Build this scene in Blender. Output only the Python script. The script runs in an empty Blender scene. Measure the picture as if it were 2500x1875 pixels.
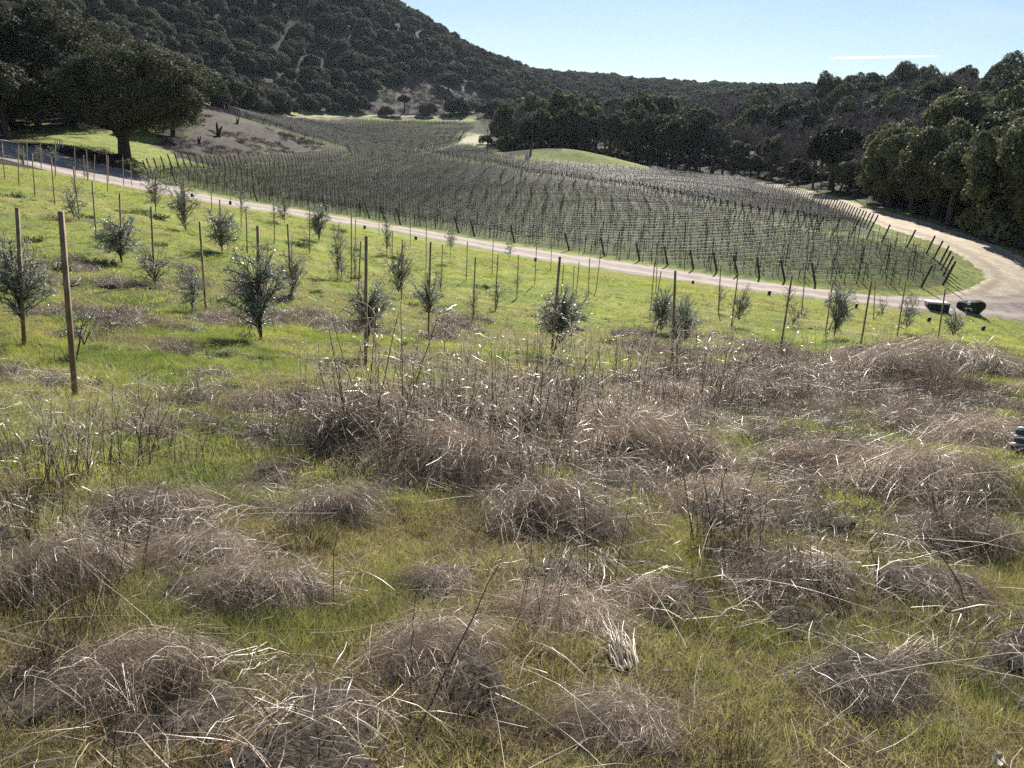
import bpy, math, random
import numpy as np
from math import radians, sin, cos, pi
random.seed(7); RNG = np.random.default_rng(11)
scene = bpy.context.scene
COL = scene.collection

# ---------------------------------------------------------------- camera, sky, sun, exposure
FPX = 1962.0                       # focal length in pixels of the 2500 px wide photograph
PITCH, ROLL = radians(17), radians(3)
def _rx(a): c, s = cos(a), sin(a); return np.array([[1, 0, 0], [0, c, -s], [0, s, c]])
def _rz(a): c, s = cos(a), sin(a); return np.array([[c, -s, 0], [s, c, 0], [0, 0, 1]])
RC = _rx(pi/2 - PITCH) @ _rz(ROLL)
EYE = np.array([0, 0, 1.6])
cam = bpy.data.cameras.new("Camera"); cam_o = bpy.data.objects.new("Camera", cam); COL.objects.link(cam_o)
cam.sensor_width = 36; cam.lens = 36*FPX/2500; cam.clip_start = 0.05; cam.clip_end = 20000
from mathutils import Matrix, Vector
cam_o.matrix_world = Matrix.Translation(Vector(EYE)) @ Matrix(RC.tolist()).to_4x4()
scene.camera = cam_o

SUN_EL, SUN_AZ = radians(33), radians(9)         # azimuth from +Y towards +X
world = bpy.data.worlds.new("World"); scene.world = world; world.use_nodes = True
wn, wl = world.node_tree.nodes, world.node_tree.links
wn.clear()
w_out = wn.new("ShaderNodeOutputWorld"); w_bg = wn.new("ShaderNodeBackground"); w_bg.inputs[1].default_value = 0.050
sky = wn.new("ShaderNodeTexSky"); sky.sky_type = 'NISHITA'; sky.sun_disc = False
sky.sun_elevation = SUN_EL; sky.sun_rotation = SUN_AZ; sky.altitude = 200; sky.air_density = 1.0; sky.dust_density = 0.1; sky.ozone_density = 1.6
# faint cirrus, in the sky's own directions
w_tc = wn.new("ShaderNodeTexCoord"); w_mp = wn.new("ShaderNodeMapping"); w_mp.inputs['Scale'].default_value = (3.0, 3.0, 26.0)
w_mp.inputs['Rotation'].default_value = (0, radians(4), 0)
w_nz = wn.new("ShaderNodeTexNoise"); w_nz.inputs['Scale'].default_value = 1.6; w_nz.inputs['Detail'].default_value = 5
w_cr = wn.new("ShaderNodeMapRange"); w_cr.inputs[1].default_value = 0.56; w_cr.inputs[2].default_value = 0.80; w_cr.inputs[4].default_value = 0.30
w_mx = wn.new("ShaderNodeMixRGB"); w_mx.inputs[2].default_value = (9, 10, 10.5, 1)
wl.new(w_tc.outputs['Generated'], w_mp.inputs[0]); wl.new(w_mp.outputs[0], w_nz.inputs[0]); wl.new(w_nz.outputs[0], w_cr.inputs[0])
wl.new(w_cr.outputs[0], w_mx.inputs[0]); wl.new(sky.outputs[0], w_mx.inputs[1])
wl.new(w_mx.outputs[0], w_bg.inputs[0]); wl.new(w_bg.outputs[0], w_out.inputs[0])

sl = bpy.data.lights.new("Sun", 'SUN'); sl.energy = 5.0; sl.angle = radians(0.53); sl.color = (1, 0.945, 0.86)
so = bpy.data.objects.new("Sun", sl); COL.objects.link(so); so.location = (0, 0, 300)
sd = Vector((sin(SUN_AZ)*cos(SUN_EL), cos(SUN_AZ)*cos(SUN_EL), sin(SUN_EL)))
so.rotation_euler = sd.to_track_quat('Z', 'Y').to_euler()
scene.view_settings.view_transform = 'Standard'; scene.view_settings.look = 'None'
scene.view_settings.exposure = 0.95; scene.view_settings.gamma = 1
scene.render.engine = 'CYCLES'
cy = scene.cycles; cy.max_bounces = 6; cy.diffuse_bounces = 2; cy.glossy_bounces = 2; cy.transmission_bounces = 3
cy.transparent_max_bounces = 8; cy.volume_bounces = 0; cy.use_denoising = False; cy.denoiser = 'OPENIMAGEDENOISE'; cy.denoising_input_passes = 'RGB_ALBEDO_NORMAL'; cy.denoising_prefilter = 'ACCURATE'; cy.sample_clamp_indirect = 4; cy.sample_clamp_direct = 12

# ---------------------------------------------------------------- small maths
def P(px, py, d):
    """world point seen at pixel (px, py) of the photograph at depth d"""
    return EYE + d*(RC @ np.array([(px-1250)/FPX, -(py-937.5)/FPX, -1.0]))
def project(p):
    q = (np.atleast_2d(p) - EYE) @ RC
    return 1250 + FPX*q[:, 0]/-q[:, 2], 937.5 - FPX*q[:, 1]/-q[:, 2], -q[:, 2]
def z4(x, y): return x/2.592, 300+y/2.592
def z5(x, y): return 825+x/2.592, 300+y/2.592
def z6(x, y): return 1650+x/2.592, 300+y/2.592
def dp(x, y): return x*1.1302, y*1.1302          # pixels of the full-view preview
def _hash(ix, iy, s):
    n = (ix.astype(np.int64)*374761393 + iy.astype(np.int64)*668265263 + s*1274126177) & 0xffffffff
    n = ((n ^ (n >> 13))*1274126177) & 0xffffffff
    return ((n ^ (n >> 16)) & 0xffff)/65535.0
def vnoise(x, y, s=0):
    x = np.asarray(x, float); y = np.asarray(y, float)
    ix, iy = np.floor(x), np.floor(y); fx, fy = x-ix, y-iy
    fx = fx*fx*(3-2*fx); fy = fy*fy*(3-2*fy)
    a = _hash(ix, iy, s); b = _hash(ix+1, iy, s); c = _hash(ix, iy+1, s); d = _hash(ix+1, iy+1, s)
    return (a*(1-fx)+b*fx)*(1-fy) + (c*(1-fx)+d*fx)*fy
def fbm(x, y, s=0, o=3):
    v = 0; a = 0.5; t = 0
    for i in range(o):
        v = v + a*vnoise(x, y, s+i*7); t += a; a *= .5; x = x*2.03+3.1; y = y*2.03+1.7
    return v/t
def sstep(a, b, x): t = np.clip((x-a)/(b-a), 0, 1); return t*t*(3-2*t)
def inpoly(x, y, poly):
    x = np.asarray(x, float); y = np.asarray(y, float); r = np.zeros(x.shape, bool); n = len(poly)
    for i in range(n):
        x1, y1 = poly[i][:2]; x2, y2 = poly[(i+1) % n][:2]
        if y1 == y2: continue
        c = ((y1 > y) != (y2 > y)) & (x < (x2-x1)*(y-y1)/(y2-y1)+x1); r ^= c
    return r

# ---------------------------------------------------------------- terrain heights (a smooth surface through surveyed points)
STK = []     # stakes: top x,y  base x,y (photo px)
for a in [(108,535,155,1415),(385,558,478,1742),(583,368,610,750),(955,528,980,1030),(1263,625,1303,1190),(1630,650,1650,1375),(1820,640,1845,1110),(1557,540,1565,830),(1390,485,1405,815),(757,445,770,880),(463,275,503,610),(323,215,347,520),(203,195,222,470),(113,150,120,400),(12,130,30,355),(546,169,555,370),(673,201,681,439),(775,216,783,402),(1163,335,1176,685),(1733,480,1737,765),(1960,520,1958,830)]:
    STK.append(z4(*a[:2])+z4(*a[2:]))
for a in [(180,715,175,1560),(407,740,403,1115),(587,752,570,1385),(663,770,652,1050),(820,750,812,1000),(870,848,852,1275),(985,690,975,955),(1013,832,995,1190),(1142,835,1132,1115),(1257,780,1245,1030),(1353,725,1347,935),(1405,845,1345,1550),(2135,935,2112,1560)]:
    STK.append(z5(*a[:2])+z5(*a[2:]))
for a in [(285,900,268,1200),(395,950,350,1290),(735,965,655,1480),(820,940,793,1225),(995,990,945,1350),(1237,1000,1160,1470),(1262,1000,1250,1250),(1455,1000,1400,1350),(1705,1050,1652,1420)]:
    STK.append(z6(*a[:2])+z6(*a[2:]))
N_SURVEY = len(STK)
CT = []
for s in STK:
    d = 2.4*FPX/math.hypot(s[2]-s[0], s[3]-s[1]); CT.append((*P(s[2], s[3], d), 1.0))
for t in [  # px, py, depth
    (2115,711,70),(1444,622,88),(1151,578,93),(885,533,101),(613,491,107),(388,441,112),(349,424,116),(501,411,135),(667,403,160),(865,378,215),(1000,373,250),
    (1126,401,215),(1288,436,178),(1500,467,150),(1674,501,128),(1940,555,103),(2171,590,88),(2321,699,72),(2036,520,125),(1920,477,170),(1804,448,210),
    (1240,390,225),(1420,412,220),(1585,421,225),(1327,388,262),(1420,396,266),(1510,404,264),(1230,372,262),(1650,418,245),(1850,450,222),(2113,508,140),(2306,560,112),(2499,625,92),(2450,705,77),
    (2499,790,72),(2400,735,74),(34,384,92),(226,424,92),(452,469,98),(790,514,104),(1130,576,92),(0,345,104),(1695,682,77),
    (1130,330,380),(1124,346,340),(950,350,300),(900,325,360),(880,297,440),(1004,294,440),(765,299,400),(607,277,310),(547,264,290),
    (303,356,115),(420,385,118),(450,370,135),(600,365,160),(700,378,185),(470,300,160),(560,283,190),(640,305,200),(735,338,215),(860,376,214),
    (600,262,340),(700,285,430),(850,283,470),(1150,283,520),(883,262,500),(1000,235,540),(1110,213,600),(1200,247,620),(1261,233,690),(1377,266,720),
    (825,38,560),(921,62,600),(1018,86,650),(1095,115,700),(1172,147,760),(1249,175,860),
    (100,200,210),(0,100,260),(300,150,300),(600,150,420),(600,60,480),(300,20,420),(300,-150,480),(0,-200,400),(600,-100,560),(800,180,500),(950,180,580),(1100,180,660),
    (0,300,150),(100,290,150),(200,270,170),(400,240,210),(-300,330,110),(-600,100,230),(-900,-100,350),
    (1303,198,1000),(1353,184,1050),(1519,207,1050),(1674,224,900),(1843,247,620),(2036,262,480),(2151,268,380),(2300,262,330),(2499,262,290),
    (1650,300,480),(1850,350,330),(2036,400,220),(2300,400,190),(2499,400,150),(1500,280,600),(1423,262,750),(1300,300,450),(1200,300,470),(1400,330,330),
    (2800,300,200),(3200,300,260),(2750,700,85),(2800,900,60)]:
    CT.append((*P(*t), 1.0))
for t in [(0,0,0),(1.5,1.5,-.28),(-1.5,1.5,-.25),(0,4,-.72),(3,4,-.8),(-3,4,-.62),(0,7,-1.28),(5,7,-1.4),(-5,7,-1.15),(10,10,-1.95),(0,-5,.9),(-8,0,.4),(8,0,-.1),
          (15,15,-2.9),(25,10,-2.6),(-20,5,-.3),(-25,15,-.8),(40,30,-6.5),(30,-10,.5),(-30,-10,2.0),
          (0,1800,60),(900,1800,70),(-900,1800,120),(0,4000,60),(2500,3000,80),(-2500,3000,120),(2500,500,70),(-2500,500,140)]:
    CT.append((*t, 0.3 if t[1] < 30 else 1.0))
CT = np.array(CT)
def warp(x, y):
    r = np.hypot(x, y+12)+10; th = np.clip(np.arctan2(x, y+12), -1.5, 1.5)
    return np.log(r)*2.2, th*2.6
def _tps(r2): return 0.5*r2*np.log(r2+1e-9)
_u, _v = warp(CT[:, 0], CT[:, 1]); _n = len(CT)
_sc = np.hypot(CT[:, 0], CT[:, 1]+12)+10             # heights are fitted relative to distance
_K = _tps((_u[:, None]-_u)**2+(_v[:, None]-_v)**2) + np.diag(0.03*CT[:, 3])
_A = np.zeros((_n+3, _n+3)); _A[:_n, :_n] = _K; _Pm = np.c_[np.ones(_n), _u, _v]; _A[:_n, _n:] = _Pm; _A[_n:, :_n] = _Pm.T
_W = np.linalg.solve(_A, np.r_[CT[:, 2]/_sc, 0, 0, 0])
MOUND = (P(1395, 392, 240)[:2], 17, 8, 3.4)
def h_smooth(x, y):
    x = np.asarray(x, float); y = np.asarray(y, float); sh = x.shape; x = x.ravel(); y = y.ravel(); out = np.empty(len(x))
    for i in range(0, len(x), 20000):
        xx, yy = x[i:i+20000], y[i:i+20000]; u, v = warp(xx, yy)
        g = _tps((u[:, None]-_u)**2+(v[:, None]-_v)**2) @ _W[:_n] + _W[_n] + _W[_n+1]*u + _W[_n+2]*v
        out[i:i+20000] = g*(np.hypot(xx, yy+12)+10)
    k = sstep(-4, -25, y); out = out*(1-k) + (-.18*y)*k
    (mx, my), a, b, mh = MOUND
    q = ((x-mx)/22)**2+((y-my)/10)**2; out = out + 4.4*np.exp(-q*1.1)
    return out.reshape(sh)
def h(x, y):
    x = np.asarray(x, float); y = np.asarray(y, float); r = np.hypot(x, y)
    near = sstep(60, 25, r)
    b = (fbm(x*1.7, y*1.7, 3, 3)-.5)*.16*near + (fbm(x*.35, y*.35, 9, 2)-.5)*.30*sstep(85, 50, r)
    b = b + (fbm(x*.09, y*.09, 21, 3)-.5)*1.8*sstep(260, 420, r) + (fbm(x*.02, y*.02, 31, 3)-.5)*9*sstep(420, 700, r)
    return h_smooth(x, y)+b
def G(px, py, dmin=1.0, dmax=1800):
    """first ground point behind a pixel"""
    t = np.geomspace(dmin, dmax, 500); d = RC @ np.array([(px-1250)/FPX, -(py-937.5)/FPX, -1.0])
    p = EYE + t[:, None]*d; g = p[:, 2]-h(p[:, 0], p[:, 1]); k = np.where(g < 0)[0]
    if len(k) == 0: return p[-1]
    k = max(k[0], 1)
    t2 = np.linspace(t[k-1], t[k], 30); p = EYE+t2[:, None]*d; g = p[:, 2]-h(p[:, 0], p[:, 1]); j = np.where(g <= 0)[0]
    return p[j[0] if len(j) else -1]

# ---------------------------------------------------------------- mesh helpers
def new_mesh(name, V, F, mats=(), fmat=None, smooth=False):
    """V: n x 3, F: list of index arrays (each m x k, one k per array)"""
    me = bpy.data.meshes.new(name); V = np.asarray(V, np.float32)
    if not isinstance(F, (list, tuple)): F = [F]
    F = [np.asarray(f, np.int32) for f in F if len(f)]
    me.vertices.add(len(V)); me.vertices.foreach_set("co", V.ravel())
    idx = np.concatenate([f.ravel() for f in F]); tot = np.concatenate([np.full(len(f), f.shape[1], np.int32) for f in F])
    me.loops.add(len(idx)); me.loops.foreach_set("vertex_index", idx)
    me.polygons.add(len(tot)); st = np.r_[0, np.cumsum(tot)[:-1]].astype(np.int32)
    me.polygons.foreach_set("loop_start", st); me.polygons.foreach_set("loop_total", tot)
    if smooth: me.polygons.foreach_set("use_smooth", np.ones(len(tot), bool))
    for m in (mats if isinstance(mats, (list, tuple)) else [mats]): me.materials.append(m)
    if fmat is not None: me.polygons.foreach_set("material_index", np.asarray(fmat, np.int32))
    me.update(calc_edges=True); return me
class MB:
    def __init__(s): s.V = []; s.F = {3: [], 4: []}; s.n = 0
    def add(s, V, F):
        V = np.asarray(V, float).reshape(-1, 3); F = np.asarray(F, int)
        s.V.append(V); s.F[F.shape[1]].append(F+s.n); s.n += len(V)
    def tube(s, pts, rad, sides=5, cap=True):
        pts = np.asarray(pts, float)[None]; s.tubes(pts, np.broadcast_to(np.asarray(rad, float), (1, pts.shape[1])), sides)
        if cap and sides == 4: b = s.n; s.F[4].append(np.array([[b-1, b-2, b-3, b-4]]))
    def tubes(s, pts, rad, sides=3):
        """pts n x k x 3, rad n x k"""
        n, k, _ = pts.shape
        if n == 0: return
        T = np.gradient(pts, axis=1); T /= np.linalg.norm(T, axis=2, keepdims=True)+1e-9
        a = np.where(np.abs(T[..., 2:3]) > .9, np.array([1., 0, 0]), np.array([0, 0, 1.]))
        a = np.broadcast_to(a[:, :1], T.shape)
        U = np.cross(T, a); U /= np.linalg.norm(U, axis=2, keepdims=True)+1e-9; W = np.cross(T, U)
        an = np.arange(sides)*2*pi/sides
        V = pts[:, :, None]+rad[:, :, None, None]*(U[:, :, None]*np.cos(an)[None, None, :, None]+W[:, :, None]*np.sin(an)[None, None, :, None])
        V = V.reshape(-1, 3); i = np.arange(n)[:, None, None]*k*sides+np.arange(k-1)[None, :, None]*sides; j = np.arange(sides)[None, None]
        a0 = i+j; a1 = i+(j+1) % sides; F = np.stack([a0, a1, a1+sides, a0+sides], -1).reshape(-1, 4); s.add(V, F)
    def ribbons(s, pts, wid, side=None):
        """flat strips: pts n x k x 3, wid n x k"""
        n, k, _ = pts.shape
        if n == 0: return
        T = np.gradient(pts, axis=1)
        if side is None: side = RNG.normal(size=(n, 1, 3))
        S = np.cross(T, side); S /= np.linalg.norm(S, axis=2, keepdims=True)+1e-9
        V = np.stack([pts-S*wid[..., None]*.5, pts+S*wid[..., None]*.5], 2).reshape(-1, 3)
        b = np.arange(n)[:, None]*2*k+np.arange(k-1)[None]*2
        F = np.stack([b, b+1, b+3, b+2], -1).reshape(-1, 4); s.add(V, F)
    def quads(s, c, nrm, sx, sy, up=None):
        n = len(c); nrm = nrm/(np.linalg.norm(nrm, axis=1, keepdims=True)+1e-9)
        r = RNG.normal(size=(n, 3)) if up is None else up
        U = np.cross(nrm, r); U /= np.linalg.norm(U, axis=1, keepdims=True)+1e-9; W = np.cross(nrm, U)
        sx = np.asarray(sx).reshape(-1, 1); sy = np.asarray(sy).reshape(-1, 1)
        V = np.stack([c-W*sy, c+U*sx, c+W*sy, c-U*sx], 1).reshape(-1, 3)      # pointed leaf (diamond)
        s.add(V, np.arange(n*4).reshape(-1, 4))
    def box(s, c, d, rot=None):
        q = np.array([[x, y, z] for z in (-.5, .5) for x, y in ((-.5, -.5), (.5, -.5), (.5, .5), (-.5, .5))])*np.asarray(d)
        if rot is not None: q = q @ np.asarray(rot).T
        s.add(q+np.asarray(c), [[0, 3, 2, 1], [4, 5, 6, 7], [0, 1, 5, 4], [1, 2, 6, 5], [2, 3, 7, 6], [3, 0, 4, 7]])
    def mesh(s, name, mat, smooth=False):
        V = np.concatenate(s.V); F = [np.concatenate(s.F[k]) for k in (3, 4) if s.F[k]]
        return new_mesh(name, V, F, mat, smooth=smooth)
def tag(o, label=None, cat=None, group=None, kind=None):
    if label: o['label'] = label
    if cat: o['category'] = cat
    if group: o['group'] = group
    if kind: o['kind'] = kind
    return o
def obj(name, me, parent=None, loc=None, rz=0, sc=None):
    o = bpy.data.objects.new(name, me); COL.objects.link(o)
    if parent is not None: o.parent = parent
    if loc is not None: o.location = loc
    if rz: o.rotation_euler = (0, 0, rz)
    if sc is not None: o.scale = (sc, sc, sc) if np.isscalar(sc) else sc
    return o
def scatter(name, pts, rots, scl, pid, protos, label, mesh_mat=None):
    """one stuff object: copies of small clump meshes on points"""
    me = bpy.data.meshes.new(name); me.vertices.add(len(pts)); me.vertices.foreach_set("co", np.asarray(pts, np.float32).ravel())
    for nm, ty, dat in (("rot", 'FLOAT_VECTOR', rots), ("scl", 'FLOAT_VECTOR', scl), ("pid", 'INT', pid)):
        at = me.attributes.new(nm, ty, 'POINT'); at.data.foreach_set("value" if ty == 'INT' else "vector", np.asarray(dat, np.int32 if ty == 'INT' else np.float32).ravel())
    o = obj(name, me); tag(o, label, kind='stuff')
    ng = bpy.data.node_groups.new(name, 'GeometryNodeTree')
    ng.interface.new_socket("Geometry", in_out='INPUT', socket_type='NodeSocketGeometry'); ng.interface.new_socket("Geometry", in_out='OUTPUT', socket_type='NodeSocketGeometry')
    N, L = ng.nodes, ng.links; gi = N.new("NodeGroupInput"); go = N.new("NodeGroupOutput")
    ip = N.new("GeometryNodeInstanceOnPoints"); j = N.new("GeometryNodeJoinGeometry"); ip.inputs['Pick Instance'].default_value = True
    for pm in reversed(protos):
        po = bpy.data.objects.new(pm.name, pm); oi = N.new("GeometryNodeObjectInfo"); oi.inputs['Object'].default_value = po; oi.inputs['As Instance'].default_value = True
        L.new(oi.outputs['Geometry'], j.inputs[0])
    def att(nm, ty): a = N.new("GeometryNodeInputNamedAttribute"); a.data_type = ty; a.inputs['Name'].default_value = nm; return a.outputs['Attribute']
    L.new(gi.outputs[0], ip.inputs['Points']); L.new(j.outputs[0], ip.inputs['Instance'])
    L.new(att("pid", 'INT'), ip.inputs['Instance Index']); L.new(att("rot", 'FLOAT_VECTOR'), ip.inputs['Rotation']); L.new(att("scl", 'FLOAT_VECTOR'), ip.inputs['Scale'])
    L.new(ip.outputs[0], go.inputs[0]); md = o.modifiers.new("scatter", 'NODES'); md.node_group = ng
    return o

# ---------------------------------------------------------------- materials
def mat(name, c1, c2=None, rough=.7, transl=0.0, tcol=None, nscale=.5, spec=.5, objrand=False, sheen=0, island=False, bump=0, bscale=8, coords='pos', detail=3, lo=.35, hi=.65, objvar=0):
    m = bpy.data.materials.new(name); m.use_nodes = True; n, l = m.node_tree.nodes, m.node_tree.links
    b = n['Principled BSDF']; out = n['Material Output']; b.inputs['Roughness'].default_value = rough; b.inputs['Specular IOR Level'].default_value = spec
    b.inputs['Base Color'].default_value = (*c1, 1); col = None
    if c2 is not None:
        mx = n.new("ShaderNodeMixRGB"); mx.inputs[1].default_value = (*c1, 1); mx.inputs[2].default_value = (*c2, 1)
        if objrand: src = n.new("ShaderNodeObjectInfo").outputs['Random']
        elif island: src = n.new("ShaderNodeNewGeometry").outputs['Random Per Island']
        else:
            nz = n.new("ShaderNodeTexNoise"); nz.inputs['Scale'].default_value = nscale; nz.inputs['Detail'].default_value = detail
            g = n.new("ShaderNodeNewGeometry") if coords == 'pos' else n.new("ShaderNodeTexCoord")
            l.new(g.outputs['Position' if coords == 'pos' else 'Object'], nz.inputs['Vector'])
            mr = n.new("ShaderNodeMapRange"); mr.inputs[1].default_value = lo; mr.inputs[2].default_value = hi; l.new(nz.outputs[0], mr.inputs[0]); src = mr.outputs[0]
        l.new(src, mx.inputs[0]); col = mx.outputs[0]
        if objvar:
            oi = n.new("ShaderNodeObjectInfo"); r2 = n.new("ShaderNodeMapRange"); r2.inputs[3].default_value = 1-objvar; r2.inputs[4].default_value = 1+objvar*1.1; l.new(oi.outputs['Random'], r2.inputs[0])
            cb = n.new("ShaderNodeMixRGB"); cb.blend_type = 'MULTIPLY'; cb.inputs[0].default_value = 1; l.new(col, cb.inputs[1]); l.new(r2.outputs[0], cb.inputs[2]); col = cb.outputs[0]
        l.new(col, b.inputs['Base Color'])
    if transl:
        t = n.new("ShaderNodeBsdfTranslucent"); ms = n.new("ShaderNodeMixShader"); ms.inputs[0].default_value = transl
        if tcol: 
            if col: 
                hv = n.new("ShaderNodeMixRGB"); hv.blend_type = 'MULTIPLY'; hv.inputs[0].default_value = 1; hv.inputs[2].default_value = (*tcol, 1); l.new(col, hv.inputs[1]); l.new(hv.outputs[0], t.inputs[0])
            else: t.inputs[0].default_value = (*tcol, 1)
        elif col: l.new(col, t.inputs[0])
        else: t.inputs[0].default_value = (*c1, 1)
        l.new(b.outputs[0], ms.inputs[1]); l.new(t.outputs[0], ms.inputs[2]); l.new(ms.outputs[0], out.inputs[0])
    if bump:
        nb = n.new("ShaderNodeTexNoise"); nb.inputs['Scale'].default_value = bscale; nb.inputs['Detail'].default_value = 6; bp = n.new("ShaderNodeBump")
        bp.inputs['Strength'].default_value = 1; bp.inputs['Distance'].default_value = bump
        g = n.new("ShaderNodeNewGeometry") if coords == 'pos' else n.new("ShaderNodeTexCoord"); l.new(g.outputs['Position' if coords == 'pos' else 'Object'], nb.inputs['Vector'])
        l.new(nb.outputs[0], bp.inputs['Height']); l.new(bp.outputs[0], b.inputs['Normal'])
    return m
M = {}
M['oak'] = mat('oak_leaf', (.055, .064, .034), (.125, .13, .075), rough=.7, transl=.25, nscale=.30, spec=.15, objvar=.42)
M['shrub'] = mat('shrub_leaf', (.07, .065, .035), (.13, .12, .07), rough=.7, transl=.2, nscale=.5, spec=.2)
M['oak_far'] = M['oak']
M['bay'] = mat('bay_leaf', (.075, .088, .046), (.17, .175, .09), rough=.65, transl=.3, nscale=.25, spec=.2, objvar=.35)
M['bark'] = mat('bark', (.05, .042, .036), (.09, .078, .066), rough=.9, nscale=3, bump=.03, bscale=9)
M['twig'] = mat('grey_twig', (.13, .112, .112), (.21, .185, .175), rough=.85, nscale=.3, spec=.2)
M['olive'] = mat('olive_leaf', (.13, .16, .105), (.48, .50, .43), rough=.36, transl=.34, island=True, spec=.6)
M['stake'] = mat('weathered_wood', (.22, .155, .10), (.36, .27, .185), rough=.8, nscale=6, bump=.004, bscale=60)
M['post'] = mat('grey_post', (.030, .026, .023), (.065, .057, .050), rough=.85, nscale=4)
M['wire'] = mat('wire', (.10, .10, .10), rough=.62, spec=.35)
M['vine'] = mat('vine_wood', (.045, .029, .026), (.105, .070, .062), rough=.9, nscale=.8, spec=.15)
M['grass'] = mat('green_grass', (.16, .22, .055), (.37, .39, .12), rough=.55, transl=.5, tcol=(1.5, 1.45, 1.1), nscale=.55, spec=.3)
M['grassy'] = mat('yellow_green_grass', (.30, .26, .115), (.50, .41, .23), rough=.5, transl=.45, tcol=(1.2, 1.25, .9), nscale=.9, spec=.35)
M['weed'] = mat('dark_green_weed', (.03, .065, .018), (.06, .105, .03), rough=.5, transl=.3, objrand=True, spec=.4)
M['thatch'] = mat('grey_dry_stem', (.040, .027, .018), (.66, .53, .395), rough=.42, island=True, transl=.14, spec=.6, objvar=.45)
M['core'] = mat('thatch_shade_core', (.020, .015, .010), (.060, .046, .030), rough=.95, nscale=30, bump=.02, bscale=40)  # dark dome added inside the mounds so sides and hollows look shaded
M['straw'] = mat('pale_straw', (.46, .38, .26), (.78, .70, .56), rough=.35, transl=.2, island=True, spec=.6)
M['stem'] = mat('dark_stem', (.035, .024, .02), (.10, .07, .055), rough=.6, island=True)
M['road'] = mat('packed_dirt', (.27, .215, .18), (.38, .31, .26), rough=.95, nscale=.8, bump=.03, bscale=3, detail=8)

# ---------------------------------------------------------------- ground zones
def wpoly(pts): return [G(*p)[:2] for p in pts]
BLOCK_A_PX = [(349,424),(420,410),(501,410),(579,405),(667,402),(760,392),(859,381),(845,366),(783,349),(725,334),(680,316),(594,291),(547,268),(607,280),(689,294),(765,300),(878,299),(1004,296),(1130,303),(1158,312),(1130,330),(1120,348),(1067,364),(1017,375),
   (1056,388),(1126,403),(1211,415),(1288,438),(1365,449),(1427,461),(1500,469),(1558,477),(1616,492),(1674,503),(1766,527),(1850,545),(1940,557),(2000,570),(2094,580),(2171,595),(2262,616),(2300,645),(2321,699),(2200,712),
   (2113,709),(2026,700),(1943,690),(1866,681),(1789,671),(1714,660),(1580,640),(1444,621),(1380,611),(1321,604),(1259,594),(1205,586),(1151,577),(1095,565),(1039,557),(987,552),(937,542),(885,532),(837,525),(745,511),(613,490),(532,473),(492,465),(420,449),(388,441)]
BLOCK_B_PX = [(1035,377),(1080,370),(1110,358),(1160,362),(1226,389),(1300,402),(1420,412),(1585,421),(1680,424),(1804,447),(1920,476),(2036,519),(2113,556),(2171,582),(2250,605),
   (2171,588),(2094,572),(2000,562),(1940,547),(1850,536),(1766,518),(1674,495),(1616,484),(1558,469),(1500,461),(1427,453),(1365,441),(1288,430),(1211,407),(1126,395),(1056,381)]
BLOCK_A, BLOCK_B = wpoly(BLOCK_A_PX), wpoly(BLOCK_B_PX)
ROAD_N = [(-60,368),(20,392),(90,410),(180,432),(260,450),(340,466),(430,480),(520,498),(610,514),(700,524),(800,540),(900,554),(1000,572),(1100,592),(1200,612),(1300,632),(1400,646),(1500,662),(1600,676),(1700,690),(1800,706),(1900,718),(2000,730),(2100,742),(2200,756),(2300,766),(2400,776),(2499,784),(2600,792)]
ROAD_F = [(-60,325),(30,345),(100,362),(190,386),(280,402),(350,425),(420,452),(500,472),(560,486),(640,498),(740,514),(840,530),(930,545),(1040,562),(1150,582),(1260,600),(1350,614),(1450,628),(1560,643),(1660,658),(1760,673),(1860,688),(1960,700),(2060,713),(2150,722),(2280,726),(2400,714),(2499,715),(2600,720)]
TRACK_L = [(2290,724),(2360,700),(2395,680),(2385,660),(2340,630),(2285,600),(2230,580),(2165,560),(2120,540),(2060,517),(1990,492),(1920,470),(1870,456),(1820,444)]
TRACK_R = [(2540,735),(2560,700),(2560,670),(2530,640),(2470,612),(2380,575),(2290,545),(2210,525),(2160,512),(2100,497),(2030,477),(1950,458),(1890,447),(1830,438)]
def to_ribbon(A, B, n=220, m=14, lift=.05, wob=.35):
    a = np.array([G(*p)[:2] for p in A]); b = np.array([G(*p)[:2] for p in B])
    def rs(q):
        s = np.r_[0, np.cumsum(np.hypot(*np.diff(q, axis=0).T))]; s /= s[-1]; t = np.linspace(0, 1, len(q)); tt = np.linspace(0, 1, n)
        q2 = np.c_[np.interp(tt, t, q[:, 0]), np.interp(tt, t, q[:, 1])]
        for _ in range(6): q2[1:-1] = (q2[:-2]+2*q2[1:-1]+q2[2:])/4
        return q2
    a, b = rs(a), rs(b)
    return a, b
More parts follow.
